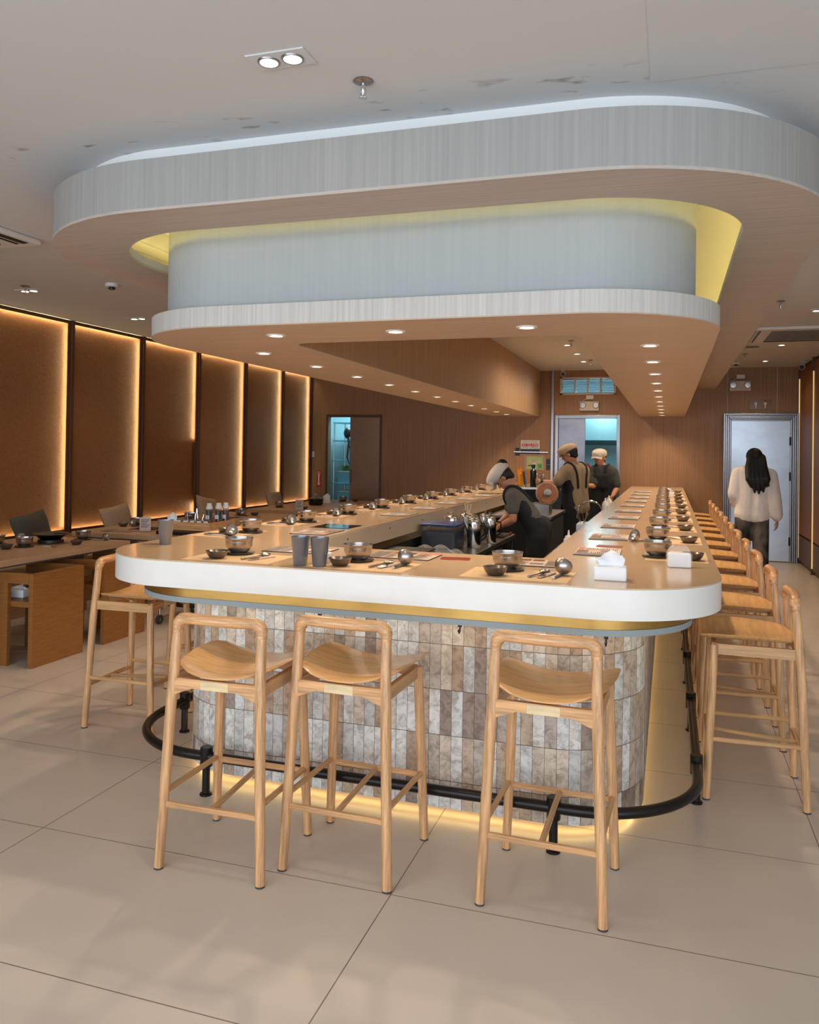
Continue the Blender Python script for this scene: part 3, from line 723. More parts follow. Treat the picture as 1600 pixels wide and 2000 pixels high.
b = MB(); b.lathe([(0, 0.002), (0.024, 0.0), (0.030, 0.003), (0.041, 0.016), (0.0465, 0.030), (0.0485, 0.0325), (0.0475, 0.0340), (0.0445, 0.0310), (0.038, 0.017), (0.026, 0.006), (0, 0.005)], seg=32); b.build('bowl', 'dark_bowl', P_DIP, smooth=60)
P_SPOON = proto('spoon', 'spoon', 'steel spoons on the counter')
b = MB(); b.ball((0, 0.055, 0.009), (0.017, 0.023, 0.008), 2); b.move(Matrix.Scale(1.2, 4)); b.build('spoon_bowl', 'steel', P_SPOON)
b = MB(); b.tube([(0, 0.035, 0.008), (0, 0.01, 0.006), (0, -0.055, 0.004)], [0.004, 0.003, 0.0042], 8); b.move(Matrix.Scale(1.2, 4)); b.build('handle', 'steel', P_SPOON)
P_CHOP = proto('chopstick_set', 'chopsticks', 'steel chopsticks in paper sleeves on the counter')
b = MB(); b.box(-0.012, 0.012, -0.01, 0.085, 0.0, 0.007, bev=0.002); b.build('sleeve', 'menu_card', P_CHOP)
for s in (-1, 1):
    b = MB(); b.cyl((s*0.005, -0.06, 0.005), (s*0.004, 0.0, 0.005), 0.0042, seg=10); b.build('chopstick', 'chrome', P_CHOP)
P_LADLE = proto('ladle', 'ladle', 'steel ladles on the counter')
b = MB()
prof = [(0.0290*math.cos(a), -0.0290*math.sin(a)) for a in [PI/2*k/8 for k in range(8, -1, -1)]]
prof = [(max(r, 0), z) for r, z in prof]; inner = [(r*0.94, z*0.94) for r, z in prof[::-1]]
vs = b.lathe(prof+inner, seg=28)
R = Euler((-1.05, 0, 0)).to_matrix()
for v in vs: v.co = R @ v.co+Vector((0, 0.055, 0.031))
b.move(Matrix.Scale(1.22, 4)); b.build('ladle_bowl', 'steel', P_LADLE, smooth=60)
b = MB(); b.tube([(0, 0.050, 0.006), (0, 0.02, 0.0045), (0, -0.045, 0.0045)], [0.004, 0.0042, 0.006], 8); b.move(Matrix.Scale(1.22, 4)); b.build('handle', 'steel', P_LADLE)
P_MENU = proto('menu_card', 'menu', 'printed menus on the counter')
b = MB(); b.box(-0.150, 0.150, -0.105, 0.105, 0, 0.004); b.build('board', 'menu_edge', P_MENU)
b = MB()
def quad(b, x0, x1, y0, y1, z, mi):
    b.mi = mi; f = b.bm.faces.new([b.bm.verts.new(p) for p in ((x0, y0, z), (x1, y0, z), (x1, y1, z), (x0, y1, z))]); f.material_index = mi; b.mi = 0
quad(b, -0.149, 0.149, -0.104, 0.104, 0.0042, 0)
quad(b, -0.147, -0.075, -0.10, 0.10, 0.0045, 2)
quad(b, -0.068, -0.018, 0.045, 0.098, 0.0045, 1); quad(b, -0.010, 0.040, 0.045, 0.098, 0.0045, 1); quad(b, -0.012, 0.045, -0.06, -0.01, 0.0045, 2)
quad(b, 0.05, 0.145, 0.07, 0.098, 0.0045, 3)
rr_ = random.Random(3)
for k in range(16):
    y = 0.055-0.0095*k
    quad(b, 0.055, 0.055+rr_.uniform(0.04, 0.085), y, y+0.004, 0.0045, 4)
    if y < 0.03: quad(b, -0.068, -0.068+rr_.uniform(0.02, 0.05), y, y+0.004, 0.0045, 4)
b.build('printed_sheet', ['menu_card', 'menu_photo', 'menu_grey', 'menu_head', 'ink'], P_MENU, smooth=0, fix=False)
ALLP = [P_MAT, P_BOWL, P_SAUC, P_DIP, P_SPOON, P_CHOP, P_LADLE, P_MENU]
used = set()
def put(p, x, y, z, rz, label):
    if p.name in used: return copy_tree(p, (x, y, z), rz, label)
    used.add(p.name); p.location = (x, y, z); p.rotation_euler.z = rz; p['label'] = label
    return p
def setting(cx, cy, rz, where, off, skip=(), jit=0.006):
    """one place laid at the counter; off = offsets in the diner's frame (x right, y away)"""
    c, s = math.cos(rz), math.sin(rz)
    def at(dx, dy):
        dx += random.uniform(-jit, jit); dy += random.uniform(-jit, jit)
        return cx+c*dx-s*dy, cy+s*dx+c*dy
    Z = CT
    names = {'mat': (P_MAT, 'kraft paper placemat', Z+0.0004), 'saucer': (P_SAUC, 'dark saucer', Z+0.0013), 'bowl': (P_BOWL, 'steel soup bowl', Z+0.0076), 'dip': (P_DIP, 'small dark dipping bowl', Z+0.0013),
             'spoon': (P_SPOON, 'steel spoon', Z+0.0013), 'chop': (P_CHOP, 'chopsticks in paper sleeve', Z+0.0013), 'ladle': (P_LADLE, 'steel ladle', Z+0.0013), 'menu': (P_MENU, 'printed menu', Z+0.0004)}
    spot = None
    for k in ('mat', 'saucer', 'bowl', 'dip', 'spoon', 'chop', 'ladle', 'menu'):
        if k in skip: continue
        p, l, z = names[k]; dx, dy = off[k][:2]
        if k == 'bowl': x, y = spot
        else: x, y = at(dx, dy)
        if k == 'saucer': spot = (x, y)
        a = (off[k][2] if len(off[k]) > 2 else 0)+random.uniform(-0.06, 0.06)
        if p.name == P_MAT.name or k == 'menu': a *= 0.5
        put(p, x, y, z, rz+a, '%s %s' % (l, where))
OF = {'mat': (0.0, 0.175), 'saucer': (-0.065, 0.287), 'bowl': (0, 0), 'dip': (-0.082, 0.118), 'spoon': (0.068, 0.17, -0.35), 'chop': (0.103, 0.165, -0.3), 'ladle': (0.152, 0.165, -0.15), 'menu': (0.0, 0.52)}
setting(-1.765, 2.94, 0, 'at the left place of the counter front', dict(OF, menu=(0.12, 0.52), ladle=(0.20, 0.165, -0.3)), skip=('ladle',))
setting(-1.190, 2.94, 0, 'at the middle place of the counter front', dict(OF, menu=(0.06, 0.51)))
setting(-0.550, 2.94, 0, 'at the right place of the counter front', OF)
OR_ = dict(OF, saucer=(-0.066, 0.252), dip=(-0.115, 0.098), mat=(0.0, 0.165), menu=(0.0, 0.515), ladle=(-0.15, 0.32, 0.6), spoon=(0.055, 0.17, -0.2), chop=(0.09, 0.16, -0.2))
for k in range(10): setting(0.20, 3.974+0.745*k, PI/2, 'at the %s place back on the right counter arm' % ORD[k], OR_, skip=() if k == 1 else ('ladle',))
OL_ = dict(OF, saucer=(-0.06, 0.255), dip=(0.062, 0.172), mat=(0.02, 0.165), menu=(-0.25, 0.585), spoon=(0.14, 0.16, -0.1), chop=(0.17, 0.155, -0.1), ladle=(0.125, 0.20, -0.5))
for k in range(9): setting(-2.50, 4.015+0.733*k, -PI/2, 'at the %s place back on the left counter arm' % ORD[k], OL_, skip=('menu',) if k in (1, 7) else ())

def hob(x, y, z, w, d, label):
    t = tag(empty('induction_hob', (x, y, z)), label, 'hob', 'black glass induction hobs')
    b = MB(); b.box(-w/2, w/2, -d/2, d/2, 0, 0.003, bev=0.001); b.build('glass_plate', 'hob_glass', t)
    b = MB(); b.tube([(0.07*math.cos(2*PI*k/32), 0.07*math.sin(2*PI*k/32), 0.003) for k in range(32)], 0.0008, 4, closed=True); b.build('zone_ring', 'grey_trim', t)
hob(-1.955, 4.625, CT, 0.245, 0.245, 'black glass induction hob set in the left counter arm near the front')
hob(-1.955, 9.15, CT, 0.245, 0.245, 'black glass induction hob set in the left counter arm far along')

# cups, tissues, flyers
P_CUP = tag(empty('steel_tumbler', (-2.345, 3.405, CT)), 'grey steel tumbler standing alone on the left corner of the counter', 'tumbler', 'grey steel tumblers')
b = MB(); b.lathe([(0, 0.002), (0.024, 0.002), (0.0255, 0), (0.0275, 0.002), (0.0385, 0.116), (0.0400, 0.1175), (0.0400, 0.1195), (0.0372, 0.1190), (0.0262, 0.006), (0, 0.005)], seg=32); b.build('cup', 'cup_steel', P_CUP, smooth=60)
copy_tree(P_CUP, (-1.432, 3.012, CT), 0.4, 'left one of the two grey steel tumblers at the front edge of the counter')
copy_tree(P_CUP, (-1.346, 3.012, CT), 1.1, 'right one of the two grey steel tumblers at the front edge of the counter')

def tissue(x, y, z, rz, label, w=0.118, d=0.075, h=0.052, tall=0.06, seed=1, cat='tissue pack'):
    t = tag(empty('tissue_pack', (x, y, z), rz), label, cat, 'white tissue packs')
    b = MB(); b.box(-w/2, w/2, -d/2, d/2, 0, h, bev=0.006, seg=3); b.build('pack', 'paper', t)
    b = MB(); rn = random.Random(seed); nx, ny = 14, 8; g = []
    for j in range(ny+1):
        v = j/ny; row = []
        for i in range(nx+1):
            u = -1+2*i/nx
            x_ = u*w*0.42*(0.9+0.25*v)+0.004*rn.uniform(-1, 1)*v
            y_ = 0.014*math.sin(u*4+v*2.5)*v+0.02*v*v*math.cos(u*2.2)+0.003*rn.uniform(-1, 1)
            z_ = h-0.004+tall*v*(0.86+0.14*math.sin(3*u+1))-0.012*v*abs(u)
            row.append(b.bm.verts.new((x_, y_, z_)))
        g.append(row)
    for j in range(ny):
        for i in range(nx): b.bm.faces.new((g[j][i], g[j][i+1], g[j+1][i+1], g[j+1][i]))
    o = b.build('tissue', 'paper', t, smooth=60)
    m = o.modifiers.new('thickness', 'SOLIDIFY'); m.thickness = 0.0012
    return t
tissue(-0.205, 3.135, CT, 0.02, 'white tissue pack with a pulled-up sheet at the right front corner of the counter', tall=0.062)
tissue(0.02, 9.55, CT, PI/2, 'white tissue pack near the far end of the right counter arm', w=0.11, tall=0.055, seed=4)
tissue(-1.378, 3.118, CT, 0.0, 'white tissue pack behind the two front tumblers', w=0.07, d=0.045, h=0.045, tall=0.06, seed=9)
t = tag(empty('wrapped_tissue', (0.045, 3.61, CT), 0.06), 'shiny clear-wrapped white tissue block at the right corner of the counter', 'tissue pack')
b = MB(); b.box(-0.046, 0.046, -0.032, 0.032, 0.001, 0.058, bev=0.005); b.build('tissue_block', 'paper', t)
b = MB(); rn = random.Random(5); nx, ny = 16, 8
prof = []
for j in range(ny+1):
    v = j/ny; z_ = 0.0005+0.09*v
    k_ = 1.0 if v < 0.68 else 1.0-0.55*((v-0.68)/0.32)
    prof.append([b.bm.verts.new(((0.05*k_+0.003*rn.uniform(-1, 1))*max(-1, min(1, 1.5*math.cos(2*PI*i/32))), (0.035*k_*(1 if v < 0.68 else k_)+0.003*rn.uniform(-1, 1))*max(-1, min(1, 1.5*math.sin(2*PI*i/32))), z_+0.006*rn.uniform(-1, 1)*(v > 0.7))) for i in range(32)])
for A, B_ in zip(prof, prof[1:]):
    for i in range(32): b.bm.faces.new((A[i], A[(i+1) % 32], B_[(i+1) % 32], B_[i]))
b.build('clear_wrapper', 'wrap', t, smooth=20)
for x, y, rz, l in ((-0.895, 3.47, 0.15, 'small red food flyer lying on the counter front, right of the ladle'), (-0.285, 4.26, 0.0, 'small red food flyer lying on the right counter arm behind the first menu'), (-0.30, 6.93, 0.0, 'small dark flyer on the right counter arm by the fifth menu')):
    t = tag(empty('flyer', (x, y, CT+0.0003), rz), l, 'flyer', 'small food flyers')
    b = MB(); b.box(-0.065, 0.065, -0.045, 0.045, 0, 0.001); b.build('card', 'flyer_red', t)
# ================================================================== DINING TABLES ON THE LEFT
TZ = 0.72
def table(y0, y1, label, x0=-5.22, x1=-4.28):
    t = tag(empty('dining_table', ((x0+x1)/2, (y0+y1)/2, 0)), label, 'table', 'pale wooden dining tables along the copper wall')
    w, d = (x1-x0)/2, (y1-y0)/2
    b = MB(); b.box(-w, w, -d, d, TZ-0.045, TZ, bev=0.004); b.build('tabletop', 'table_wood', t)
    for sy in (-1, 1):
        for sx in (-1, 1):
            b = MB(); b.box(sx*(w-0.10)-0.03, sx*(w-0.10)+0.03, sy*(d-0.045)-0.02, sy*(d-0.045)+0.02, 0, TZ-0.045, bev=0.003); b.build('leg', 'table_wood', t)
        b = MB(); b.box(-w+0.12, w-0.34, sy*(d-0.16)-0.012, sy*(d-0.16)+0.012, 0.02, TZ-0.045); b.build('leg_panel', 'table_leg', t)
    b = MB(); b.box(-w+0.08, w-0.08, -d+0.1, d-0.1, TZ-0.07, TZ-0.045); b.build('apron', 'table_leg', t)
    return t
table(4.05, 5.72, 'pale wooden dining table nearest the camera at the left edge')
table(6.12, 7.36, 'pale wooden dining table second from the camera, behind the condiment trolley')
table(7.62, 8.86, 'pale wooden dining table third from the camera along the copper wall')
table(9.35, 11.75, 'long pale wooden dining table farthest back, by the store door', x1=-4.22)
# bench along the wall
t = tag(empty('wall_bench', (-5.55, 8.3, 0)), 'long upholstered wooden bench running under the lit copper panels', 'bench')
b = MB(); b.box(-0.31, -0.22, -4.2, 3.7, 0, 0.615, bev=0.005); b.build('back_board', 'table_wood', t)
b = MB(); b.box(-0.22, 0.18, -4.2, 3.7, 0, 0.38, bev=0.004); b.build('seat_base', 'table_wood', t)
b = MB(); b.box(-0.22, 0.19, -4.2, 3.7, 0.38, 0.45, bev=0.02, seg=3); b.build('seat_pad', 'cushion_tan', t)

def cushion(y, z, w, h, m, label, lean=0.3, roll=0.0, x=-5.54):
    b = MB(); n = 14; th = 0.065; top = {}; bot = {}
    rn = random.Random(int(y*100))
    for j in range(n+1):
        for i in range(n+1):
            u, v = -1+2*i/n, -1+2*j/n
            k = max(0.0, (1-u**4)*(1-v**4))**0.55
            pin = 1-0.07*(1-abs(u))*abs(v)**3-0.0
            pin2 = 1-0.07*(1-abs(v))*abs(u)**3
            p = (u*w/2*pin2, v*h/2*pin)
            wr = 0.006*math.sin(5*u+3*v)*k+0.003*rn.uniform(-1, 1)*k
            top[i, j] = b.bm.verts.new((th*k+wr, p[0], p[1])); bot[i, j] = b.bm.verts.new((-th*k*0.8-0.002+wr, p[0], p[1]))
    for j in range(n):
        for i in range(n):
            q = ((i, j), (i+1, j), (i+1, j+1), (i, j+1))
            b.bm.faces.new([top[k] for k in q]); b.bm.faces.new([bot[k] for k in q[::-1]])
    rim = [(i, 0) for i in range(n+1)]+[(n, j) for j in range(1, n+1)]+[(i, n) for i in range(n-1, -1, -1)]+[(0, j) for j in range(n-1, 0, -1)]
    for a, c in zip(rim, rim[1:]+rim[:1]): b.bm.faces.new((bot[a], bot[c], top[c], top[a]))
    o = b.build('cushion', m, smooth=70, loc=(x, y, z)); o.rotation_euler = (roll, -lean, 0)
    return tag(o, label, 'cushion', 'square cushions on the wall bench')
cushion(6.00, 0.69, 0.44, 0.40, 'cushion_dark', 'dark grey-green cushion propped on the bench at the left edge', roll=0.14)
cushion(7.20, 0.69, 0.46, 0.40, 'cushion_tan', 'tan cushion propped on the bench beneath the second lit panel', roll=0.12)
cushion(8.93, 0.695, 0.40, 0.40, 'cushion_tan', 'tan cushion on the bench half hidden behind the sauce bottles', roll=-0.2)
cushion(10.78, 0.68, 0.42, 0.40, 'cushion_tan', 'tan cushion on the bench farthest back, pinched corners up', roll=-0.05)

def box_chair(y0, label):
    t = tag(empty('box_chair', (-4.06, y0, 0)), label, 'chair', 'wooden box-shaped chairs at the left tables')
    H = 0.635; w = 0.50; d = 0.50
    b = MB(); b.box(-0.035, 0, 0, w, 0, H, bev=0.003); b.build('backrest', 'box_wood', t)
    for y in (0, w-0.03):
        b = MB(); b.prism([(-d, 0), (-0.21, 0), (-0.21, 0.565), (-0.035, 0.565), (-0.035, H), (-d, H)], y, y+0.03)
        b.move(Matrix(((1, 0, 0, 0), (0, 0, 1, 0), (0, 1, 0, 0), (0, 0, 0, 1)))); b.build('side_panel', 'box_wood', t)
    b = MB(); b.box(-d+0.02, -0.035, 0.03, w-0.03, 0.40, 0.44, bev=0.004); b.build('seat', 'box_wood', t)
    return t
box_chair(4.40, 'brown wooden box chair nearest the camera, tissue box on its seat')
box_chair(5.13, 'brown wooden box chair second from the camera, partly behind the corner bar stool')
tissue(-4.33, 4.57, 0.4405, 0.1, 'white tissue box lying on the seat of the nearest box chair', w=0.13, d=0.1, h=0.055, tall=0.035, seed=12, cat='tissue box')

# things on the dining tables
Zt = TZ
def tput(p, x, y, z, rz, label): return put(p, x, y, Zt+z, rz, label)
for nm, x, y in (('at the left edge of the nearest dining table', -5.02, 5.05), ('beside the black pan on the nearest dining table', -4.72, 5.02), ('at the far end of the nearest dining table', -4.66, 5.60), ('on the second dining table', -5.06, 6.86), ('on the third dining table', -4.78, 8.42), ('at the near end of the farthest dining table', -4.98, 9.80), ('at the far end of the farthest dining table', -4.72, 11.40)):
    tput(P_SAUC, x, y, 0.0005, 0, 'dark saucer '+nm); tput(P_BOWL, x, y, 0.0075, 0, 'steel soup bowl '+nm)
for nm, x, y in (('at the left edge of the nearest dining table', -4.74, 4.86), ('in front of the black pan on the nearest table', -4.47, 5.30), ('beside the bowl on the second dining table', -5.10, 6.70), ('beside the bowl on the third dining table', -4.62, 8.46), ('beside the card holder on the farthest dining table', -4.56, 9.70), ('at the far end of the farthest table', -4.55, 11.48)):
    tput(P_DIP, x, y, 0.0005, 0, 'small dark dipping bowl '+nm)
for nm, x, y, r in (('left of the black pan on the nearest table', -4.95, 5.26, 1.2), ('by the end bowl of the nearest table', -4.52, 5.62, -1.2), ('on the second dining table', -4.95, 6.72, 1.4), ('on the third dining table', -4.66, 8.32, 1.0)):
    tput(P_LADLE, x, y, 0.0005, r, 'steel ladle '+nm)
for nm, x, y in (('by the bowl left of the black pan', -4.53, 5.09), ('at the near left corner of the nearest table', -4.78, 4.62), ('by the bowl on the second table', -4.86, 6.95), ('by the bowl on the third dining table', -4.50, 8.28)):
    tput(P_CHOP, x, y, 0.0005, 1.4, 'chopsticks in paper sleeve '+nm)
tput(P_MENU, -4.85, 6.35, 0.0003, 0.1, 'printed menu lying at the near end of the second dining table')
t = tag(empty('hot_pot', (-4.74, 5.32, TZ)), 'wide black shallow pan on a burner at the nearest dining table', 'pan')
b = MB(); b.lathe([(0, 0), (0.09, 0), (0.10, 0.005), (0.095, 0.028), (0, 0.028)], seg=28); b.build('burner', 'black_plastic', t)
b = MB(); b.lathe([(0, 0.030), (0.075, 0.030), (0.115, 0.062), (0.150, 0.072), (0.155, 0.075), (0.150, 0.078), (0.112, 0.070), (0.07, 0.040), (0, 0.038)], seg=40); b.build('pan', 'black_iron', t, smooth=50)
t = tag(empty('hot_pot', (-4.74, 10.45, TZ)), 'dark pot on the farthest dining table in front of the store door', 'pan')
b = MB(); b.lathe([(0, 0), (0.085, 0), (0.10, 0.02), (0.105, 0.09), (0.108, 0.092), (0.10, 0.094), (0.09, 0.02), (0, 0.015)], seg=32); b.build('pot', 'black_iron', t, smooth=50)
b = MB(); b.lathe([(0.100, 0.094), (0.05, 0.115), (0.012, 0.12), (0.012, 0.135), (0.018, 0.14), (0, 0.142)], seg=28); b.build('lid', 'dark_bowl', t, smooth=50)
hob(-4.75, 6.62, TZ, 0.26, 0.26, 'black glass hob on the second dining table')
hob(-4.75, 8.05, TZ, 0.26, 0.26, 'black glass hob on the third dining table')
def card_holder(x, y, rz, label, z=TZ):
    t = tag(empty('card_holder', (x, y, z), rz), label, 'card holder', 'acrylic card holders')
    b = MB(); b.box(-0.052, 0.052, -0.03, 0.03, 0, 0.006, bev=0.002); b.build('base', 'clear', t)
    b = MB(); b.box(-0.05, 0.05, -0.003, 0.003, 0.006, 0.135, bev=0.001); b.build('card', 'menu_card', t)
    b = MB()
    for k in range(5): b.box(-0.038, 0.038-0.012*(k % 3), -0.0042, -0.0032, 0.108-0.016*k, 0.113-0.016*k)
    b.build('print_lines', 'ink', t)
card_holder(-4.60, 6.36, 0.5, 'small acrylic card holder on the second dining table, left of the corner tumbler')
card_holder(-4.52, 9.46, 0.3, 'small acrylic card holder at the near end of the farthest dining table')
card_holder(-4.95, 10.9, -0.7, 'acrylic card holder tilted on the farthest table, below the fire sign')
tissue(-4.75, 10.85, TZ, 0.3, 'white tissue pack with tall sheet on the farthest dining table', tall=0.1, seed=21)

# condiment trolley with its tray
t = tag(empty('serving_trolley', (-3.84, 6.15, 0)), 'black wheeled trolley carrying the condiment tray, left of the counter', 'trolley')
b = MB(); b.box(-0.30, 0.26, -0.28, 0.30, 0.765, 0.795, bev=0.004); b.build('top_shelf', 'black_metal', t)
b = MB(); b.box(-0.28, 0.24, -0.26, 0.28, 0.16, 0.18, bev=0.004); b.build('lower_shelf', 'black_metal', t)
for sx in (-0.27, 0.23):
    for sy in (-0.25, 0.27):
        b = MB(); b.cyl((sx, sy, 0.075), (sx, sy, 0.765), 0.012, seg=10); b.build('post', 'chrome', t)
        b = MB(); b.lathe([(0.018, -0.011), (0.040, -0.011), (0.042, 0), (0.040, 0.011), (0.018, 0.011)], seg=24)
        b.move(Matrix.Translation((sx, sy, 0.042)) @ Matrix.Rotation(PI/2, 4, 'Y')); w = b.build('wheel', 'rubber', t)
        b = MB(); b.lathe([(0, -0.012), (0.018, -0.012), (0.018, 0.012), (0, 0.012)], seg=16)
        b.move(Matrix.Translation((sx, sy, 0.042)) @ Matrix.Rotation(PI/2, 4, 'Y')); b.build('hub', 'chrome', w)
b = MB(); b.tube([(-0.26, -0.25, 0.40), (0.22, -0.25, 0.40)], 0.008, 8); b.tube([(-0.26, -0.25, 0.30), (0.22, -0.25, 0.30)], 0.008, 8); b.build('cross_bar', 'chrome', t)
t = tag(empty('carton', (-4.62, 6.55, 0), 0.2), 'pale printed carton on the floor under the second dining table', 'carton')
b = MB(); b.box(-0.14, 0.14, -0.12, 0.12, 0, 0.24, bev=0.002); b.build('box', 'menu_card', t)
b = MB(); b.box(-0.10, 0.10, -0.1215, -0.1195, 0.07, 0.11); b.box(-0.10, 0.04, -0.1215, -0.1195, 0.14, 0.16); b.build('print_marks', 'menu_head', t)

TX, TY, TZ2 = -3.84, 6.14, 0.795
t = tag(empty('condiment_tray', (TX, TY, TZ2)), 'shallow wooden condiment tray standing on the black trolley', 'tray')
b = MB(); b.box(-0.18, 0.18, -0.21, 0.21, 0, 0.008); b.build('bottom', 'ash_x', t)
for x0, x1, y0, y1 in ((-0.18, 0.18, -0.21, -0.198), (-0.18, 0.18, 0.198, 0.21), (-0.18, -0.168, -0.198, 0.198), (0.168, 0.18, -0.198, 0.198)):
    b = MB(); b.box(x0, x1, y0, y1, 0, 0.078, bev=0.001); b.build('side', 'ash_x', t)
for k, (x, y, m, l, mk, hh) in enumerate(((0.055, -0.03, 'soy', 'left one of the dark soy sauce bottles in the condiment tray', '2', 0.0), (0.110, 0.03, 'soy', 'right one of the dark soy sauce bottles in the condiment tray', '1', 0.0), (0.140, 0.10, 'red_sauce', 'red sauce bottle with white cap in the condiment tray', '', 0.0))):
    t = tag(empty('sauce_bottle', (TX+x+0.0, TY+y+0.02, TZ2+0.008)), l, 'bottle', 'sauce bottles in the condiment tray')
    b = MB(); b.lathe([(0, 0), (0.026, 0), (0.027, 0.003), (0.027, 0.155), (0, 0.155)], seg=24); b.build('sauce', m, t)
    b = MB(); b.lathe([(0.0275, 0.0), (0.0275, 0.172), (0.022, 0.182), (0.0215, 0.182), (0.027, 0.172), (0.0272, 0.0)], seg=24); b.build('bottle', 'clear', t)
    b = MB(); b.lathe([(0.0285, 0.172), (0.0285, 0.190), (0.022, 0.200), (0.021, 0.222), (0, 0.224)], seg=20); b.build('cap', 'white_plastic', t)
    b = MB(); b.box(-0.017, 0.017, -0.0295, -0.0285, 0.085, 0.118, bev=0.0004); lb = b.build('label', 'paper', t)
    if mk: text(mk, 0.03, 'label_print', 'ink', lb, (0, -0.0298, 0.101), (PI/2, 0, 0))
JL = ('first', 'second', 'third', 'fourth', 'fifth')
for k in range(5):
    x = -0.135+0.066*k
    t = tag(empty('condiment_jar', (TX+x, TY-0.155, TZ2+0.008)), 'glass condiment jar, %s from the left in the front row of the tray' % JL[k], 'jar', 'glass condiment jars in the tray')
    b = MB(); b.lathe([(0, 0), (0.026, 0), (0.028, 0.004), (0.028, 0.088), (0.026, 0.09), (0.025, 0.088), (0.0255, 0.006), (0, 0.005)], seg=22); b.build('glass', 'clear', t)
    b = MB(); b.lathe([(0, 0.006), (0.0245, 0.006), (0.0245, 0.045+0.006*(k % 3)), (0, 0.048+0.006*(k % 3))], seg=18); b.build('filling', ('menu_photo', 'mat_paper', 'leaf', 'paper', 'red_sauce')[k], t)
    b = MB(); b.box(-0.02, 0.02, -0.0297, -0.0287, 0.068, 0.080); b.build('label', 'paper', t)
    if k in (1, 2, 3):
        b = MB(); b.tube([(0.0, 0.01, 0.05), (0.008*(k-2), 0.018, 0.10), (0.016*(k-2), 0.022, 0.135)], [0.004, 0.003, 0.0045], 8); b.build('spoon', 'chrome', t)
t = tag(empty('tongs', (TX-0.05, TY-0.04, TZ2+0.008)), 'upright steel tongs standing in the condiment tray', 'tongs')
for s in (-1, 1):
    b = MB(); b.tube([(s*0.012, 0, 0.0), (s*0.010, 0, 0.09), (s*0.002, 0, 0.175)], [0.006, 0.005, 0.004], 8); b.build('arm', 'chrome', t)
put(P_BOWL, TX-0.115, TY-0.02, TZ2+0.075, 0, 'steel bowl resting on a jar stack at the left of the condiment tray')
t = tag(empty('jar_stack', (TX-0.115, TY-0.02, TZ2+0.008)), 'glass jar under the steel bowl in the condiment tray', 'jar')
b = MB(); b.lathe([(0, 0), (0.036, 0), (0.038, 0.003), (0.038, 0.0665), (0, 0.0665)], seg=24); b.build('glass', 'clear', t)
tissue(TX-0.255, TY-0.10, TZ2, 0.5, 'crumpled paper napkin stack at the left end of the condiment trolley', w=0.09, d=0.09, h=0.075, tall=0.075, seed=31, cat='napkins')
# ================================================================== STAFF SIDE OF THE COUNTER
t = tag(empty('prep_table', (-1.52, 5.85, 0)), 'dark stainless prep table inside the left counter arm, holding kettles', 'prep table')
b = MB(); b.box(-0.22, 0.23, -1.35, 1.26, 0.745, 0.78, bev=0.003); b.build('steel_top', 'steel', t)
b = MB(); b.box(-0.21, 0.16, -1.33, 1.10, 0.05, 0.745); b.build('cabinet', 'dark_void', t)
for x, y in ((0.21, 1.23), (0.21, -1.30)):
    b = MB(); b.cyl((x, y, 0), (x, y, 0.745), 0.018, seg=10); b.build('leg', 'frame_steel', t)
b = MB(); b.box(0.162, 0.175, 0.35, 0.95, 0.42, 0.70, bev=0.003); b.build('door', 'grille', t)
t = tag(empty('blue_tub', (-1.61, 5.86, 0.78)), 'clear plastic tub with dark blue contents on the prep table', 'tub')
b = MB(); b.box(-0.125, 0.125, -0.14, 0.14, 0.004, 0.13, bev=0.01); b.build('contents', 'navy', t)
b = MB(); b.box(-0.13, 0.13, -0.15, 0.15, 0, 0.175, bev=0.012, seg=3); b.build('tub', 'clear', t)
b = MB(); b.box(-0.137, 0.137, -0.157, 0.157, 0.175, 0.19, bev=0.006); b.build('lid', 'blue_tub', t)
PK = tag(empty('kettle', (-1.395, 5.96, 0.78)), 'tall steel water pitcher nearest the camera on the prep table', 'pitcher', 'steel pitchers on the prep table')
b = MB(); b.lathe([(0, 0), (0.050, 0), (0.052, 0.004), (0.051, 0.17), (0.047, 0.19), (0.047, 0.20), (0, 0.20)], seg=28); b.build('body', 'chrome', PK)
b = MB(); b.lathe([(0.048, 0.200), (0.044, 0.212), (0.012, 0.220), (0.006, 0.226), (0.006, 0.236), (0.014, 0.242), (0, 0.247)], seg=24); b.build('lid', 'steel', PK)
b = MB(); b.tube([(0.048, 0.01, 0.17), (0.085, 0.015, 0.165), (0.09, 0.015, 0.09), (0.05, 0.01, 0.05)], 0.007, 8); b.build('handle', 'black_metal', PK)
b = MB(); b.tube([(-0.046, 0, 0.13), (-0.070, 0, 0.185), (-0.078, 0, 0.205)], [0.014, 0.010, 0.008], 8); b.build('spout', 'steel', PK)
b = MB(); b.box(0.004, 0.034, -0.0535, -0.0505, 0.150, 0.182); b.build('label', 'paper', PK)
for k, (x, y) in enumerate(((-1.62, 6.16), (-1.45, 6.17), (-1.355, 6.33), (-1.57, 6.38), (-1.43, 6.50))):
    copy_tree(PK, (x, y, 0.78), 0.25*k-0.4, 'steel water pitcher on the prep table, %s' % ('behind the blue tub', 'just behind the nearest pitcher on its left', 'just behind the nearest pitcher', 'in the last row on the left', 'in the last row on the right')[k])
t = tag(empty('straw_cup', (-1.60, 6.60, 0.78)), 'cup of pale sticks behind the steel pitchers', 'cup')
b = MB(); b.lathe([(0, 0), (0.03, 0), (0.036, 0.2), (0, 0.2)], seg=18); b.build('cup', 'white_plastic', t)
for k in range(6):
    b = MB(); b.cyl((0.01*math.cos(k), 0.01*math.sin(k), 0.19), (0.03*math.cos(k), 0.03*math.sin(k), 0.285), 0.0025, seg=6); b.build('stick', 'ash_pale', t)
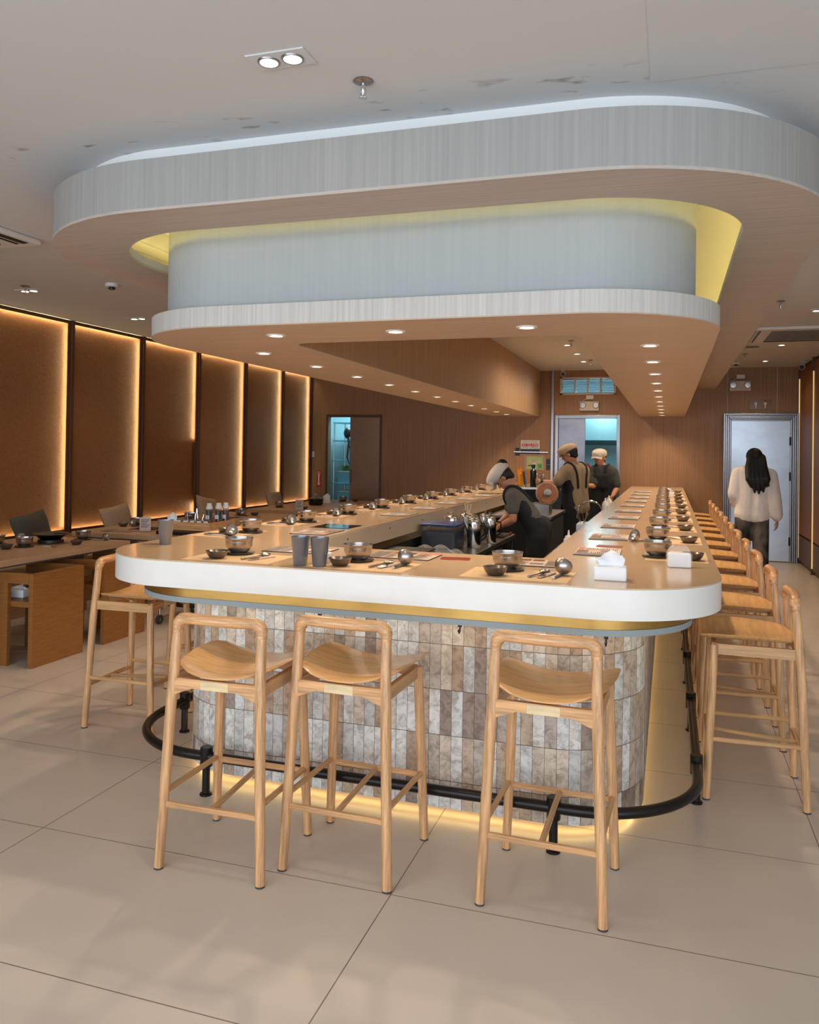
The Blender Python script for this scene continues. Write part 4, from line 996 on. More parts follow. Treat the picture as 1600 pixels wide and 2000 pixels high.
t = tag(empty('cutting_board', (-1.45, 6.88, 0.78)), 'black board on the prep table under the stooping worker\'s hands', 'board')
b = MB(); b.box(-0.14, 0.13, -0.16, 0.18, 0, 0.012, bev=0.003); b.build('board', 'black_plastic', t)
b = MB(); b.box(0.125, 0.14, 0.12, 0.18, 0, 0.02, bev=0.002); b.build('clip', 'red_sign', t)
# crumpled plastic bag near the corner
b = MB(); rn = random.Random(8); n = 18; g = {}
for j in range(n+1):
    for i in range(n+1):
        u, v = -1+2*i/n, -1+2*j/n
        h = max(0, 1-u*u)*max(0, 1-v*v)
        g[i, j] = b.bm.verts.new((u*0.20+0.012*rn.uniform(-1, 1), v*0.11+0.012*rn.uniform(-1, 1), 0.003+0.075*h**0.5*(0.55+0.45*math.sin(5*u+2*v)**2)+0.010*rn.uniform(0, 1)))
for j in range(n):
    for i in range(n): b.bm.faces.new((g[i, j], g[i+1, j], g[i+1, j+1], g[i, j+1]))
tag(b.build('plastic_bag', 'wrap', smooth=15, loc=(-1.52, 5.30, 0.785)), 'crumpled clear plastic bag on the prep table in front of the blue tub', 'bag')
t = tag(empty('crate', (-1.58, 4.90, 0.78)), 'dark slatted crate under the left counter arm at the near end of the prep table', 'crate')
for k in range(5):
    b = MB(); b.box(-0.14, 0.14, -0.16, 0.16, 0.02*k, 0.02*k+0.012, bev=0.002); b.build('slat', 'black_plastic', t)
# second station with the fan
t = tag(empty('drink_station', (-1.40, 8.55, 0)), 'dark equipment cabinet behind the stooping worker, carrying a fan and a steel pan', 'cabinet')
b = MB(); b.box(-0.34, 0.28, -0.50, 0.62, 0.05, 0.84, bev=0.004); b.build('cabinet', 'dark_void', t)
b = MB(); b.box(-0.35, 0.30, -0.52, 0.63, 0.84, 0.87, bev=0.003); b.build('steel_top', 'steel', t)
t = tag(empty('steel_pan', (-1.235, 8.32, 0.87)), 'deep steel pan standing in front of the small fan', 'pan')
b = MB(); b.prism([(-0.085, -0.12), (0.085, -0.12), (0.085, 0.12), (-0.085, 0.12)], 0, 0.11); b.build('pan', 'steel', t)
b = MB(); b.box(-0.10, 0.10, -0.135, 0.135, 0.11, 0.118, bev=0.003); b.build('rim', 'chrome', t)
t = tag(empty('desk_fan', (-1.245, 8.72, 0.87), 0.35), 'small fan with round orange-brown guard and grey hub on the cabinet', 'fan')
b = MB(); b.lathe([(0, 0), (0.06, 0), (0.06, 0.015), (0.015, 0.025), (0.012, 0.10), (0, 0.10)], seg=20); b.build('stand', 'fan_grey', t)
Rf = Matrix.Translation((0, 0, 0.20)) @ Matrix.Rotation(PI/2-0.2, 4, 'X')
b = MB(); b.lathe([(0, -0.016), (0.105, -0.016), (0.118, -0.006), (0.118, 0.006), (0.105, 0.016), (0, 0.016)], seg=32); b.move(Rf); b.build('guard', 'fan_wood', t)
b = MB(); b.tube([(0.118*math.cos(2*PI*k/32), 0.118*math.sin(2*PI*k/32), 0) for k in range(32)], 0.005, 6, closed=True); b.move(Rf); b.build('rim', 'fan_grey', t)
b = MB(); b.lathe([(0, 0.08), (0.03, 0.07), (0.040, 0.04), (0.040, 0.012), (0, 0.012)], seg=20); b.move(Rf); b.build('hub', 'fan_grey', t)
# taller back unit with bottles
t = tag(empty('back_bar', (-1.62, 10.75, 0)), 'dark back bar unit against the wooden wall, crowded with bottles and racks', 'back bar')
b = MB(); b.box(-0.14, 0.18, -1.1, 1.2, 0, 1.06, bev=0.005); b.build('cabinet', 'dark_void', t)
b = MB(); b.box(-0.15, 0.19, -1.11, 1.21, 1.06, 1.09, bev=0.004); b.build('steel_top', 'steel', t)
t = tag(empty('bar_bottle', (-1.565, 9.78, 1.09)), 'dark green pump bottle gripped by the worker in the tan shirt', 'bottle')
b = MB(); b.lathe([(0, 0), (0.036, 0), (0.037, 0.004), (0.037, 0.20), (0.016, 0.225), (0.016, 0.235), (0, 0.235)], seg=22); b.build('bottle', 'bottle_green', t)
b = MB(); b.lathe([(0.022, 0.228), (0.024, 0.25), (0.020, 0.268), (0, 0.272)], seg=16); b.tube([(0, 0, 0.258), (-0.055, 0, 0.262), (-0.06, 0, 0.255)], 0.007, 8); b.build('pump', 'black_plastic', t)
t = tag(empty('amber_dispenser', (-1.72, 9.78, 1.09)), 'amber glass dispenser with a faint added glow, left of the dark pump bottle', 'dispenser')
b = MB(); b.lathe([(0, 0), (0.026, 0), (0.026, 0.10), (0.032, 0.13), (0.040, 0.16), (0.034, 0.185), (0, 0.185)], seg=20); b.build('jar', 'amber', t)
b = MB()
for k in range(6): a = 2*PI*k/6; b.tube([(0.032*math.cos(a), 0.032*math.sin(a), 0.18), (0.04*math.cos(a), 0.04*math.sin(a), 0.215)], [0.006, 0.002], 6)
b.tube([(0, 0, 0.20), (0, 0, 0.25)], [0.012, 0.003], 8); b.build('crown_top', 'amber', t)
t = tag(empty('tap_handle', (-1.655, 9.72, 1.09), 0), 'tall dark paddle tap handle between the amber dispenser and pump bottle', 'tap handle')
b = MB(); b.lathe([(0, 0), (0.02, 0), (0.012, 0.03), (0, 0.03)], seg=14); b.build('base', 'chrome', t)
b = MB(); b.box(-0.014, 0.014, -0.006, 0.006, 0.028, 0.19, bev=0.003, rot=(0, -0.12, 0), piv=(0, 0, 0.03)); b.build('paddle', 'black_plastic', t)
b = MB(); b.lathe([(0.022, 0), (0.024, 0.11), (0.021, 0.11), (0.019, 0.004), (0, 0.004)], seg=16); tag(b.build('glass', 'clear', loc=(-1.76, 9.66, 1.09)), 'small white-rimmed glass at the left end of the back bar', 'glass')
t = tag(empty('glass_rack', (-1.56, 10.12, 1.09)), 'clear glass rack standing behind the pump bottle', 'rack')
b = MB()
for k in range(6): b.tube([(-0.08+0.032*k, -0.06, 0), (-0.08+0.032*k, -0.06, 0.15)], 0.003, 6)
for z in (0.05, 0.10, 0.15): b.tube([(-0.08, -0.06, z), (0.08, -0.06, z)], 0.003, 6)
b.build('wire_front', 'chrome', t)
b = MB(); b.box(-0.085, 0.085, -0.055, 0.06, 0, 0.14, bev=0.004); b.build('tray', 'clear', t)
# shelf inside the right arm
t = tag(empty('service_shelf', (-0.615, 7.4, 0)), 'narrow dark service shelf inside the right counter arm', 'shelf')
b = MB(); b.box(-0.10, 0.08, -2.6, 2.75, 0.855, 0.87, bev=0.002); b.build('board', 'black_metal', t)
for y in (-2.5, 0.1, 2.65):
    b = MB(); b.prism([(0.08, 0.70), (0.095, 0.70), (0.095, 0.855), (-0.06, 0.855)], y-0.01, y+0.01); b.move(Matrix(((1, 0, 0, 0), (0, 0, 1, 0), (0, 1, 0, 0), (0, 0, 0, 1)))); b.build('bracket', 'black_metal', t)
SB = tag(empty('squeeze_bottle', (-0.60, 5.18, 0.87)), 'white squeeze bottle nearest the camera on the service shelf', 'bottle', 'white squeeze bottles on the service shelf')
b = MB(); b.lathe([(0, 0), (0.030, 0), (0.032, 0.004), (0.032, 0.085), (0.024, 0.098), (0, 0.098)], seg=20); b.build('bottle', 'white_plastic', SB)
b = MB(); b.lathe([(0.024, 0.096), (0.022, 0.108), (0.008, 0.113), (0.004, 0.145), (0, 0.146)], seg=14); b.build('nozzle', 'white_plastic', SB)
copy_tree(SB, (-0.585, 8.05, 0.93), 0, 'white dispenser bottle beside the curved tap, left one')
copy_tree(SB, (-0.585, 8.55, 0.93), 0, 'white dispenser bottle beside the curved tap, right one')
b = MB(); b.box(-0.03, 0.03, -0.35, 0.35, 0, 0.06, bev=0.004); tag(b.build('riser_block', 'black_plastic', loc=(-0.585, 8.30, 0.87)), 'black block under the two white dispenser bottles', 'block')
t = tag(empty('utensil_holder', (-0.655, 6.62, 0.87)), 'steel holder full of ladles and spoons on the service shelf', 'utensil holder')
b = MB(); b.box(-0.04, 0.04, -0.14, 0.14, 0, 0.075, bev=0.004); b.build('box', 'steel', t)
rn = random.Random(2)
for k in range(8):
    y = -0.12+0.034*k; a = rn.uniform(-0.03, 0.03)
    b = MB(); b.tube([(0.0, y, 0.04), (a, y+0.01, 0.11), (a*1.7, y+0.03, 0.155)], [0.003, 0.0028, 0.004], 6); b.build('utensil', 'chrome', t)
t = tag(empty('sink_tap', (-0.63, 7.55, 0.87), 0.4), 'curved chrome sink tap above the service shelf in front of the doorway worker', 'tap')
b = MB(); b.tube([(0.05, 0, 0), (0.05, 0, 0.10)]+[(0.05-0.11+0.11*math.cos(a), 0, 0.10+0.10*math.sin(a)) for a in [PI*k/10 for k in range(1, 10)]]+[(-0.17, 0, 0.04)], 0.011, 10); b.build('spout', 'chrome', t)
b = MB(); b.lathe([(0, 0), (0.025, 0), (0.022, 0.02), (0, 0.02)], c=(0.05, 0, 0), seg=16); b.build('base', 'chrome', t)

# ================================================================== THINGS ON THE BACK WALL
Yw = YB
def plate(name, x0, x1, z0, z1, m, label, cat, th=0.006, y=None, group=None):
    t = tag(empty(name, ((x0+x1)/2, Yw if y is None else y, (z0+z1)/2)), label, cat, group)
    w, h = (x1-x0)/2, (z1-z0)/2
    b = MB(); b.box(-w, w, -th, 0, -h, h, bev=0.001); b.build('plate', m, t); return t, w, h
t, w, h = plate('notice_sign', -2.215, -1.92, 1.565, 1.70, 'white_plastic', 'white notice reading NO TO FAKE PWD CARDS on the wooden back wall', 'sign')
b = MB(); b.box(-w+0.014, w-0.014, -0.0075, -0.0055, -0.026, 0.018); b.build('red_band', 'red_sign', t)
text('NO TO FAKE', 0.047, 'lettering', 'paper', t, (0, -0.0082, -0.004), (PI/2, 0, 0))
text('PWD CARDS', 0.043, 'lettering', 'ink', t, (0, -0.0066, -0.046), (PI/2, 0, 0))
b = MB()
for k, (a, c) in enumerate(((-0.12, 0.12), (-0.12, -0.02), (0.0, 0.12))): b.box(a, c, -0.0070, -0.0055, (0.050, 0.034, 0.034)[k], (0.056, 0.040, 0.040)[k])
b.build('small_print', 'grey_trim', t)
plate('blue_strip', -2.215, -1.92, 1.49, 1.558, 'navy', 'dark blue strip under the NO TO FAKE notice', 'sign')
t = tag(empty('rail_bar', (-2.05, Yw, 1.515)), 'thin steel bar with end knobs fixed to the back wall under the notice', 'bar')
b = MB(); b.cyl((-0.27, -0.03, 0), (0.27, -0.03, 0), 0.006, seg=10); b.build('bar', 'chrome', t)
for s in (-1, 1):
    b = MB(); b.lathe([(0, -0.03), (0.016, -0.03), (0.016, 0.0), (0, 0)], seg=14); b.move(Matrix.Translation((s*0.26, 0, 0)) @ Matrix.Rotation(-PI/2, 4, 'X') @ Matrix.Scale(-1, 4, (0, 0, 1))); b.build('knob', 'chrome', t)
t, w, h = plate('posted_sheet', -2.15, -1.83, 1.235, 1.465, 'sleeve', 'lime green posted sheet in a clear sleeve on the back wall', 'poster', th=0.002, y=Yw-0.010)
b = MB(); b.box(-0.125, 0.125, 0.0005, 0.002, -0.10, 0.095); b.build('sheet', 'lime_sheet', t)
b = MB(); b.box(-0.10, 0.10, -0.001, 0.0003, 0.008, 0.014); b.box(-0.10, 0.10, -0.001, 0.0003, 0.024, 0.030); b.box(-0.05, 0.02, -0.001, 0.0003, -0.025, 0.036); b.build('print_lines', 'menu_card', t)
b = MB(); b.box(0.05, 0.11, -0.001, 0.0003, -0.085, -0.02); b.build('green_patch', 'green', t)
plate('price_card', -1.815, -1.755, 1.33, 1.41, 'navy', 'small dark card right of the lime sheet, upper one', 'card', group='dark cards beside the lime sheet')
plate('price_card', -1.815, -1.755, 1.24, 1.32, 'navy', 'small dark card right of the lime sheet, lower one', 'card', group='dark cards beside the lime sheet')
plate('price_card', -2.30, -2.235, 1.53, 1.58, 'navy', 'small blue card above the steel bar, left of the notice', 'card')
plate('price_card', -2.30, -2.225, 1.455, 1.50, 'navy', 'small blue card below the steel bar, left of the notice', 'card')
def exit_light(x, z, label):
    t = tag(empty('emergency_light', (x, Yw, z)), label, 'emergency light', 'twin-lamp emergency lights')
    b = MB(); b.box(-0.145, 0.145, -0.06, 0, -0.072, 0.072, bev=0.008); b.build('housing', 'beige_plastic', t)
    for s in (-1, 1):
        b = MB(); b.lathe([(0, 0.030), (0.040, 0.028), (0.046, 0.022), (0.048, 0.0), (0, 0)], seg=22); b.move(Matrix.Translation((s*0.098, -0.05, 0.012)) @ Matrix.Rotation(PI/2, 4, 'X')); b.build('lamp_head', 'steel', t)
    b = MB(); b.box(-0.05, 0.06, -0.04, 0, 0.105, 0.165, bev=0.004); b.build('socket_box', 'white_plastic', t)
    b = MB(); b.tube([(-0.03, -0.03, 0.11), (-0.08, -0.03, 0.095), (-0.10, -0.03, 0.07)], 0.004, 6); b.build('cord', 'white_plastic', t)
exit_light(-1.165, 2.228, 'twin-lamp emergency light over the kitchen door')
exit_light(0.968, 2.512, 'twin-lamp emergency light over the steel staff door')
t, w, h = plate('restroom_sign', 1.10, 1.385, 2.175, 2.318, 'acrylic_brown', 'brown restroom plate with two figures above the steel staff door', 'sign')
for s, m in ((-1, 'white_plastic'), (1, 'brass')):
    b = MB(); b.lathe([(0, 0.012), (0.012, 0.0), (0, -0.012)], seg=14); b.move(Matrix.Translation((s*0.062, -0.008, 0.045)))
    b.box(s*0.062-0.018, s*0.062+0.018, -0.010, -0.006, -0.005, 0.028); b.box(s*0.062-0.007, s*0.062+0.007, -0.010, -0.006, -0.055, 0.0); b.build('figure', m, t)
t, w, h = plate('fire_sign', -5.695, -5.615, 0.87, 1.15, 'red_sign', 'red FIRE sign with a white down arrow by the store door', 'sign')
text('FIRE', 0.032, 'lettering', 'paper', t, (0, -0.0066, 0.112), (PI/2, 0, 0))
b = MB(); b.box(-0.012, 0.012, -0.0075, -0.0055, -0.075, 0.08); b.prism([(-0.026, -0.072), (0, -0.118), (0.026, -0.072)], -0.0075, -0.0055); b.bm.verts.ensure_lookup_table()
for v in b.bm.verts[-6:]: x, y, z = v.co; v.co = (x, z, y)
b.box(-0.024, 0.024, -0.0075, -0.0055, 0.075, 0.088); b.build('arrow', 'paper', t)
t, w, h = plate('switch_plate', -5.815, -5.745, 1.375, 1.475, 'white_plastic', 'white switch plate on the wall left of the store door', 'switch')
b = MB(); b.box(-0.012, 0.012, -0.010, -0.006, -0.022, 0.022, bev=0.001); b.build('rocker', 'white_plastic', t)
def cctv(x, y, label, dirx):
    t = tag(empty('security_camera', (x, y, CZ)), label, 'camera', 'small ceiling security cameras')
    b = MB(); b.box(-0.035, 0.035, -0.035, 0.035, -0.02, 0, bev=0.004); b.build('mount', 'white_plastic', t)
    b = MB(); b.cyl((0, 0.06, -0.06), (dirx*0.03, -0.08, -0.085), 0.036, seg=18); b.cyl((0, 0, -0.01), (0, 0, -0.05), 0.014, seg=10); b.build('housing', 'white_plastic', t)
    b = MB(); b.cyl((dirx*0.03, -0.078, -0.0845), (dirx*0.033, -0.086, -0.086), 0.031, seg=18); b.build('lens', 'black_plastic', t)
cctv(-1.55, 12.35, 'small white security camera on the ceiling above the kitchen door', 0.5)
cctv(1.70, 11.9, 'small white security camera in the ceiling corner above the staff door', -1)

# ================================================================== SEEN THROUGH THE DOORS
t = tag(empty('range_hood', (-0.95, 14.7, 0)), 'big stainless extraction hood in the kitchen beyond the door', 'hood')
b = MB(); b.prism([(-0.28, 1.74), (0.28, 1.66), (0.28, 2.2), (-0.28, 2.2)], -1.1, 1.1); b.move(Matrix(((0, 0, 1, 0), (1, 0, 0, 0), (0, 1, 0, 0), (0, 0, 0, 1)))); b.build('hood', 'hood_steel', t)
b = MB(); b.box(-2.5, 0.35, 14.97, 14.999, 0.9, 1.9); struct(b.build('trim_4', 'hood_steel'))
t = tag(empty('kitchen_counter', (-1.0, 14.3, 0)), 'stainless kitchen counter beyond the open kitchen door', 'counter')
b = MB(); b.box(-1.0, 1.0, -0.3, 0.3, 0.86, 0.90, bev=0.004); b.build('steel_top', 'steel', t)
b = MB(); b.box(-1.0, 1.0, -0.27, 0.3, 0.05, 0.86); b.build('cabinet', 'steel', t)
b = MB(); b.box(-1.0, 1.0, 0.05, 0.35, 1.16, 1.18); b.build('shelf', 'steel', t)
for k, (x, m, r, h) in enumerate(((-1.36, 'red_sign', 0.05, 0.15), (-1.22, 'ink', 0.035, 0.12), (-1.10, 'lime_sheet', 0.045, 0.10), (-0.74, 'red_sauce', 0.04, 0.20), (-0.62, 'ash_pale', 0.045, 0.14))):
    b = MB(); b.lathe([(0, 0), (r, 0), (r, h*0.75), (r*0.5, h*0.9), (r*0.5, h), (0, h)], seg=16)
    tag(b.build('kitchen_jar', m, loc=(x, 14.45, 1.18)), '%s container on the kitchen shelf beyond the door' % ('red', 'dark', 'lime green', 'tall dark red', 'pale brown')[k], 'jar', 'containers on the kitchen shelf')
t = tag(empty('storage_rack', (-5.15, 13.45, 0)), 'wire storage rack seen through the gap of the store door', 'rack')
for x in (-0.5, 0.5):
    for y in (-0.25, 0.25):
        b = MB(); b.cyl((x, y, 0), (x, y, 2.0), 0.015, seg=8); b.build('post', 'steel', t)
SHZ = (0.58, 0.93, 1.33, 1.68, 2.0)
for z in SHZ:
    b = MB(); b.box(-0.52, 0.52, -0.27, 0.27, z-0.025, z, bev=0.003); b.build('shelf', 'teal_bin', t)
BIN = tag(empty('storage_bin', (-5.42, 13.35, 0.58)), 'pale plastic bin on the lowest visible shelf of the store rack', 'bin', 'pale plastic bins on the store rack')
b = MB(); b.prism([(-0.15, -0.14), (0.15, -0.14), (0.15, 0.14), (-0.15, 0.14)], 0, 0.20); b.build('bin', 'teal_bin', BIN)
b = MB(); b.box(-0.165, 0.165, -0.155, 0.155, 0.19, 0.205, bev=0.003); b.build('rim', 'white_plastic', BIN)
for k, (x, z, l) in enumerate(((-5.08, 0.58, 'right'), (-5.42, 0.93, 'left'), (-5.08, 0.93, 'right'), (-5.22, 1.33, 'middle'))):
    copy_tree(BIN, (x, 13.35, z), 0, 'pale plastic bin at the %s of the store rack shelf %s' % (l, ('at the bottom', 'under the leafy greens', 'under the leafy greens', 'second from the top')[k]))
b = MB(); rn = random.Random(4)
for k in range(260):
    c = Vector((rn.uniform(-0.30, 0.30), rn.uniform(-0.16, 0.16), rn.uniform(0, 0.08))); a = rn.uniform(0, 6.28); l = rn.uniform(0.02, 0.04)
    d = Vector((math.cos(a)*l, math.sin(a)*l, rn.uniform(-0.01, 0.03))); e = Vector((-math.sin(a)*l*0.45, math.cos(a)*l*0.45, rn.uniform(-0.01, 0.012)))
    f = b.bm.faces.new([b.bm.verts.new(c+q) for q in (-d, e, d, -e)])
o = b.build('leafy_greens', 'leaf', smooth=0, loc=(-5.25, 13.35, 1.137), fix=False); tag(o, 'heap of bright green leaves on top of the bins in the store room', 'greens', kind='stuff')
b = MB(); b.tube([(0, 0, 0.05), (0.03, 0, -0.15), (0.0, 0, -0.40), (0.06, 0, -0.55), (0.09, 0, -0.38), (0.05, 0, -0.2)], [0.03, 0.02, 0.014, 0.012, 0.012, 0.016], 8); b.ball((0.0, 0, 0.02), (0.07, 0.04, 0.10), 2)
tag(b.build('hanging_strap', 'black_plastic', loc=(-5.36, 13.10, 1.78)), 'black straps hanging from the store room rack', 'strap')
# ================================================================== PEOPLE
def blob(name, shapes, vox, m, parent=None, loc=None, iters=5):
    """one continuous surface grown round overlapping tapered limbs and ellipsoids"""
    b = MB()
    for s in shapes:
        if s[0] == 'cap':
            _, p0, p1, r0, r1 = s
            p0, p1 = Vector(p0), Vector(p1)
            if (p1-p0).length > 1e-5: b.tube([p0, p1], [r0, r1], 14)
            b.ball(p0, r0, 2); b.ball(p1, r1, 2)
        elif s[0] == 'ell':
            _, c, r, R = s; b.ball(c, r, 3, R)
    o = b.build(name, m, None)
    rm = o.modifiers.new('r', 'REMESH'); rm.mode = 'VOXEL'; rm.voxel_size = vox
    sm = o.modifiers.new('s', 'SMOOTH'); sm.factor = 0.5; sm.iterations = iters
    dg = bpy.context.evaluated_depsgraph_get(); dg.update()
    me = bpy.data.meshes.new_from_object(o.evaluated_get(dg))
    o.modifiers.clear(); old = o.data; o.data = me; bpy.data.meshes.remove(old); me.name = name
    me.polygons.foreach_set('use_smooth', [True]*len(me.polygons))
    if not me.materials: me.materials.append(MATS[m])
    if parent: o.parent = parent
    return o
V = Vector
def frame(f, u):
    f = V(f).normalized(); r = f.cross(V(u)).normalized(); u2 = r.cross(f)
    return f, r, u2, Matrix((r, f, u2)).transposed()
def hand(wr, d, n, side, curl, L=0.17):
    """palm and five bent fingers; d = pointing direction, n = palm normal, side = +1 thumb on the left of d x n"""
    d = V(d).normalized(); n = (V(n)-d*V(n).dot(d)).normalized(); s = d.cross(n)*side
    wr = V(wr); S = []
    kn = []
    for k, off in enumerate((-0.030, -0.010, 0.010, 0.029)):
        p = wr+d*(0.078-0.006*abs(k-1.2))+s*off; kn.append(p)
        S.append(('cap', wr+d*0.012+s*off*0.55, p, 0.0135, 0.0105))
    for k, ln in enumerate((0.062, 0.072, 0.068, 0.052)):
        p = kn[k]; a = 0.0; q = d
        for j, fr in enumerate((0.45, 0.32, 0.23)):
            a += curl*(0.7, 1.0, 0.8)[j]
            q = (d*math.cos(a)+n*math.sin(a)); p2 = p+q*ln*fr
            S.append(('cap', p, p2, 0.0092-0.001*j, 0.0084-0.001*j)); p = p2
    t0 = wr+d*0.020-s*0.024; t1 = t0+d*0.030-s*0.030+n*0.014; t2 = t1+d*0.028-s*0.006+n*0.018
    S += [('cap', t0, t1, 0.0125, 0.0105), ('cap', t1, t2, 0.010, 0.008)]
    return S
def head_shapes(c, f, u, s=1.0):
    f, r, u, R = frame(f, u); c = V(c)
    return [('ell', c+u*0.022*s-f*0.008*s, (0.074*s, 0.094*s, 0.092*s), R), ('ell', c-u*0.045*s+f*0.022*s, (0.056*s, 0.066*s, 0.070*s), R),
            ('ell', c-u*0.095*s+f*0.052*s, (0.026*s, 0.024*s, 0.020*s), R), ('cap', c+u*0.004*s+f*0.083*s, c-u*0.030*s+f*0.102*s, 0.009*s, 0.0125*s),
            ('ell', c+u*0.022*s+f*0.078*s, (0.052*s, 0.016*s, 0.012*s), R), ('ell', c-u*0.060*s+f*0.080*s, (0.024*s, 0.012*s, 0.009*s), R),
            ('ell', c-u*0.012*s+r*0.074*s-f*0.004*s, (0.009*s, 0.018*s, 0.030*s), R), ('ell', c-u*0.012*s-r*0.074*s-f*0.004*s, (0.009*s, 0.018*s, 0.030*s), R)]
def figure(J, label, s=1.0):
    f, r, u, R = frame(*J['face'])
    hd = V(J['head'])
    S = head_shapes(hd, f, u, s)
    nk = V(J['neck'])
    S += [('cap', hd-u*0.06*s-f*0.015*s, nk, 0.050*s, 0.056*s)]
    sL, sR, mid, hip = (V(J[k]) for k in ('shL', 'shR', 'mid', 'hip'))
    ch = (sL+sR)/2
    ax = (sL-sR).normalized()
    S += [('cap', nk, sL.lerp(ch, 0.35), 0.052*s, 0.060*s), ('cap', nk, sR.lerp(ch, 0.35), 0.052*s, 0.060*s), ('cap', sL.lerp(ch, 0.12), sR.lerp(ch, 0.12), 0.062*s, 0.062*s)]
    for k in (-1, 1):
        S += [('cap', ch+ax*0.075*k*s, mid+ax*0.055*k*s, 0.090*s, 0.082*s), ('cap', mid+ax*0.055*k*s, hip+ax*0.070*k*s, 0.082*s, 0.098*s)]
    for k in 'LR':
        sh, el, wr = V(J['sh'+k]), V(J['el'+k]), V(J['wr'+k])
        S += [('cap', sh, el, 0.050*s, 0.038*s), ('cap', el, el.lerp(wr, 0.35), 0.038*s, 0.038*s), ('cap', el.lerp(wr, 0.35), wr, 0.038*s, 0.026*s)]
        d, n, sd, cu = J['hand'+k]
        S += hand(wr, d, n, sd, cu)
    for k in 'LR':
        hp, kn, an, toe = V(J['hp'+k]), V(J['kn'+k]), V(J['an'+k]), V(J['toe'+k])
        S += [('cap', hp, kn, 0.082*s, 0.054*s), ('cap', kn, kn.lerp(an, 0.35), 0.052*s, 0.054*s), ('cap', kn.lerp(an, 0.35), an, 0.054*s, 0.036*s), ('cap', an-V((0, 0, 0.03)), toe, 0.036*s, 0.030*s)]
    o = blob('person', S, 0.0065, 'skin', iters=4)
    tag(o, label, 'person')
    # eyes and lips
    for k in (-1, 1):
        b = MB(); b.ball(hd+u*0.004*s+f*0.0805*s+r*0.029*k*s, (0.012, 0.006, 0.006), 2, R); b.build('eye', 'ink', o)
    b = MB(); b.ball(hd-u*0.060*s+f*0.0895*s, (0.021, 0.005, 0.005), 2, R); b.build('lips', 'menu_head', o)
    return o
def trousers(J, par, m='pants', s=1.0, flare=1.0):
    S = []
    hip = V(J['hip']); ax = (V(J['hpL'])-V(J['hpR'])).normalized()
    for k in 'LR':
        hp, kn, an = V(J['hp'+k]), V(J['kn'+k]), V(J['an'+k])
        S += [('cap', hip+(hp-hip)*0.6+V((0, 0, 0.06)), hp, 0.108*s, 0.098*s), ('cap', hp, kn, 0.098*s, 0.070*s*flare), ('cap', kn, an+V((0, 0, 0.02)), 0.070*s*flare, 0.056*s*flare)]
    blob('trousers', S, 0.012, m, par)
    for k in 'LR':
        an, toe = V(J['an'+k]), V(J['toe'+k])
        blob('shoe', [('cap', an-V((0, 0, 0.03)), toe, 0.045, 0.038), ('cap', an-V((0, 0, 0.035)), an-(toe-an).normalized()*0.03-V((0, 0, 0.035)), 0.04, 0.036)], 0.009, 'shoe', par)
def tee(J, par, m, s=1.0, sleeve=0.75, loose=0.014, name='tee_shirt', hem=0.5, arm=None):
    sL, sR, mid, hip, nk = (V(J[k]) for k in ('shL', 'shR', 'mid', 'hip', 'neck'))
    ch = (sL+sR)/2; ax = (sL-sR).normalized(); g = loose
    S = [('cap', sL.lerp(ch, 0.1), sR.lerp(ch, 0.1), 0.064*s+g, 0.064*s+g), ('cap', nk.lerp(ch, 0.35), sL.lerp(ch, 0.3), 0.058+g*0.5, 0.062*s+g), ('cap', nk.lerp(ch, 0.35), sR.lerp(ch, 0.3), 0.058+g*0.5, 0.062*s+g)]
    bot = mid.lerp(hip, hem*2)
    for k in (-1, 1):
        S += [('cap', ch+ax*0.078*k*s, mid+ax*0.062*k*s, 0.092*s+g, 0.088*s+g), ('cap', mid+ax*0.062*k*s, bot+ax*0.072*k*s, 0.088*s+g, 0.098*s+g)]
    for k in 'LR':
        sh, el, wr = V(J['sh'+k]), V(J['el'+k]), V(J['wr'+k])
        if sleeve <= 1: S += [('cap', sh, sh.lerp(el, sleeve), 0.056*s+g, 0.052*s+g)]
        else: S += [('cap', sh, el, 0.062*s+g, 0.056*s+g), ('cap', el, el.lerp(wr, 0.8), 0.056*s+g, 0.052*s+g), ('cap', el.lerp(wr, 0.8), el.lerp(wr, 0.98), 0.046*s+g, 0.030*s+g)]
    return blob(name, S, 0.010, m, par, iters=6)
def newsboy(J, par, m, s=1.0, back=0.0):
    f, r, u, R = frame(*J['face']); c = V(J['head'])
    S = [('ell', c+u*0.070*s+f*0.010*s, (0.096*s, 0.122*s, 0.056*s), R), ('ell', c+u*0.048*s-f*0.010*s, (0.090*s, 0.112*s, 0.050*s), R),
         ('cap', c+u*0.048*s+f*0.10*s-r*0.045*s, c+u*0.048*s+f*0.10*s+r*0.045*s, 0.022*s, 0.022*s)]
    o = blob('cap', S, 0.008, m, par, iters=6)
    b = MB(); n = 12; top = []; bot = []
    for j in range(4):
        v = j/3
        for i in range(n+1):
            a = -1+2*i/n
            p = c+f*(0.085+0.070*v*(1-0.55*a*a))*s+r*(0.072*a)*s+u*(0.045-0.022*v-0.018*a*a)*s
            top.append(b.bm.verts.new(p+u*0.004)); bot.append(b.bm.verts.new(p-u*0.004))
    for j in range(3):
        for i in range(n):
            q = (j*(n+1)+i, j*(n+1)+i+1, (j+1)*(n+1)+i+1, (j+1)*(n+1)+i)
            b.bm.faces.new([top[k] for k in q]); b.bm.faces.new([bot[k] for k in q[::-1]])
    e = [3*(n+1)+i for i in range(n+1)]
    for a, d in zip(e, e[1:]): b.bm.faces.new((bot[a], bot[d], top[d], top[a]))
    b.build('brim', m, o, smooth=70)
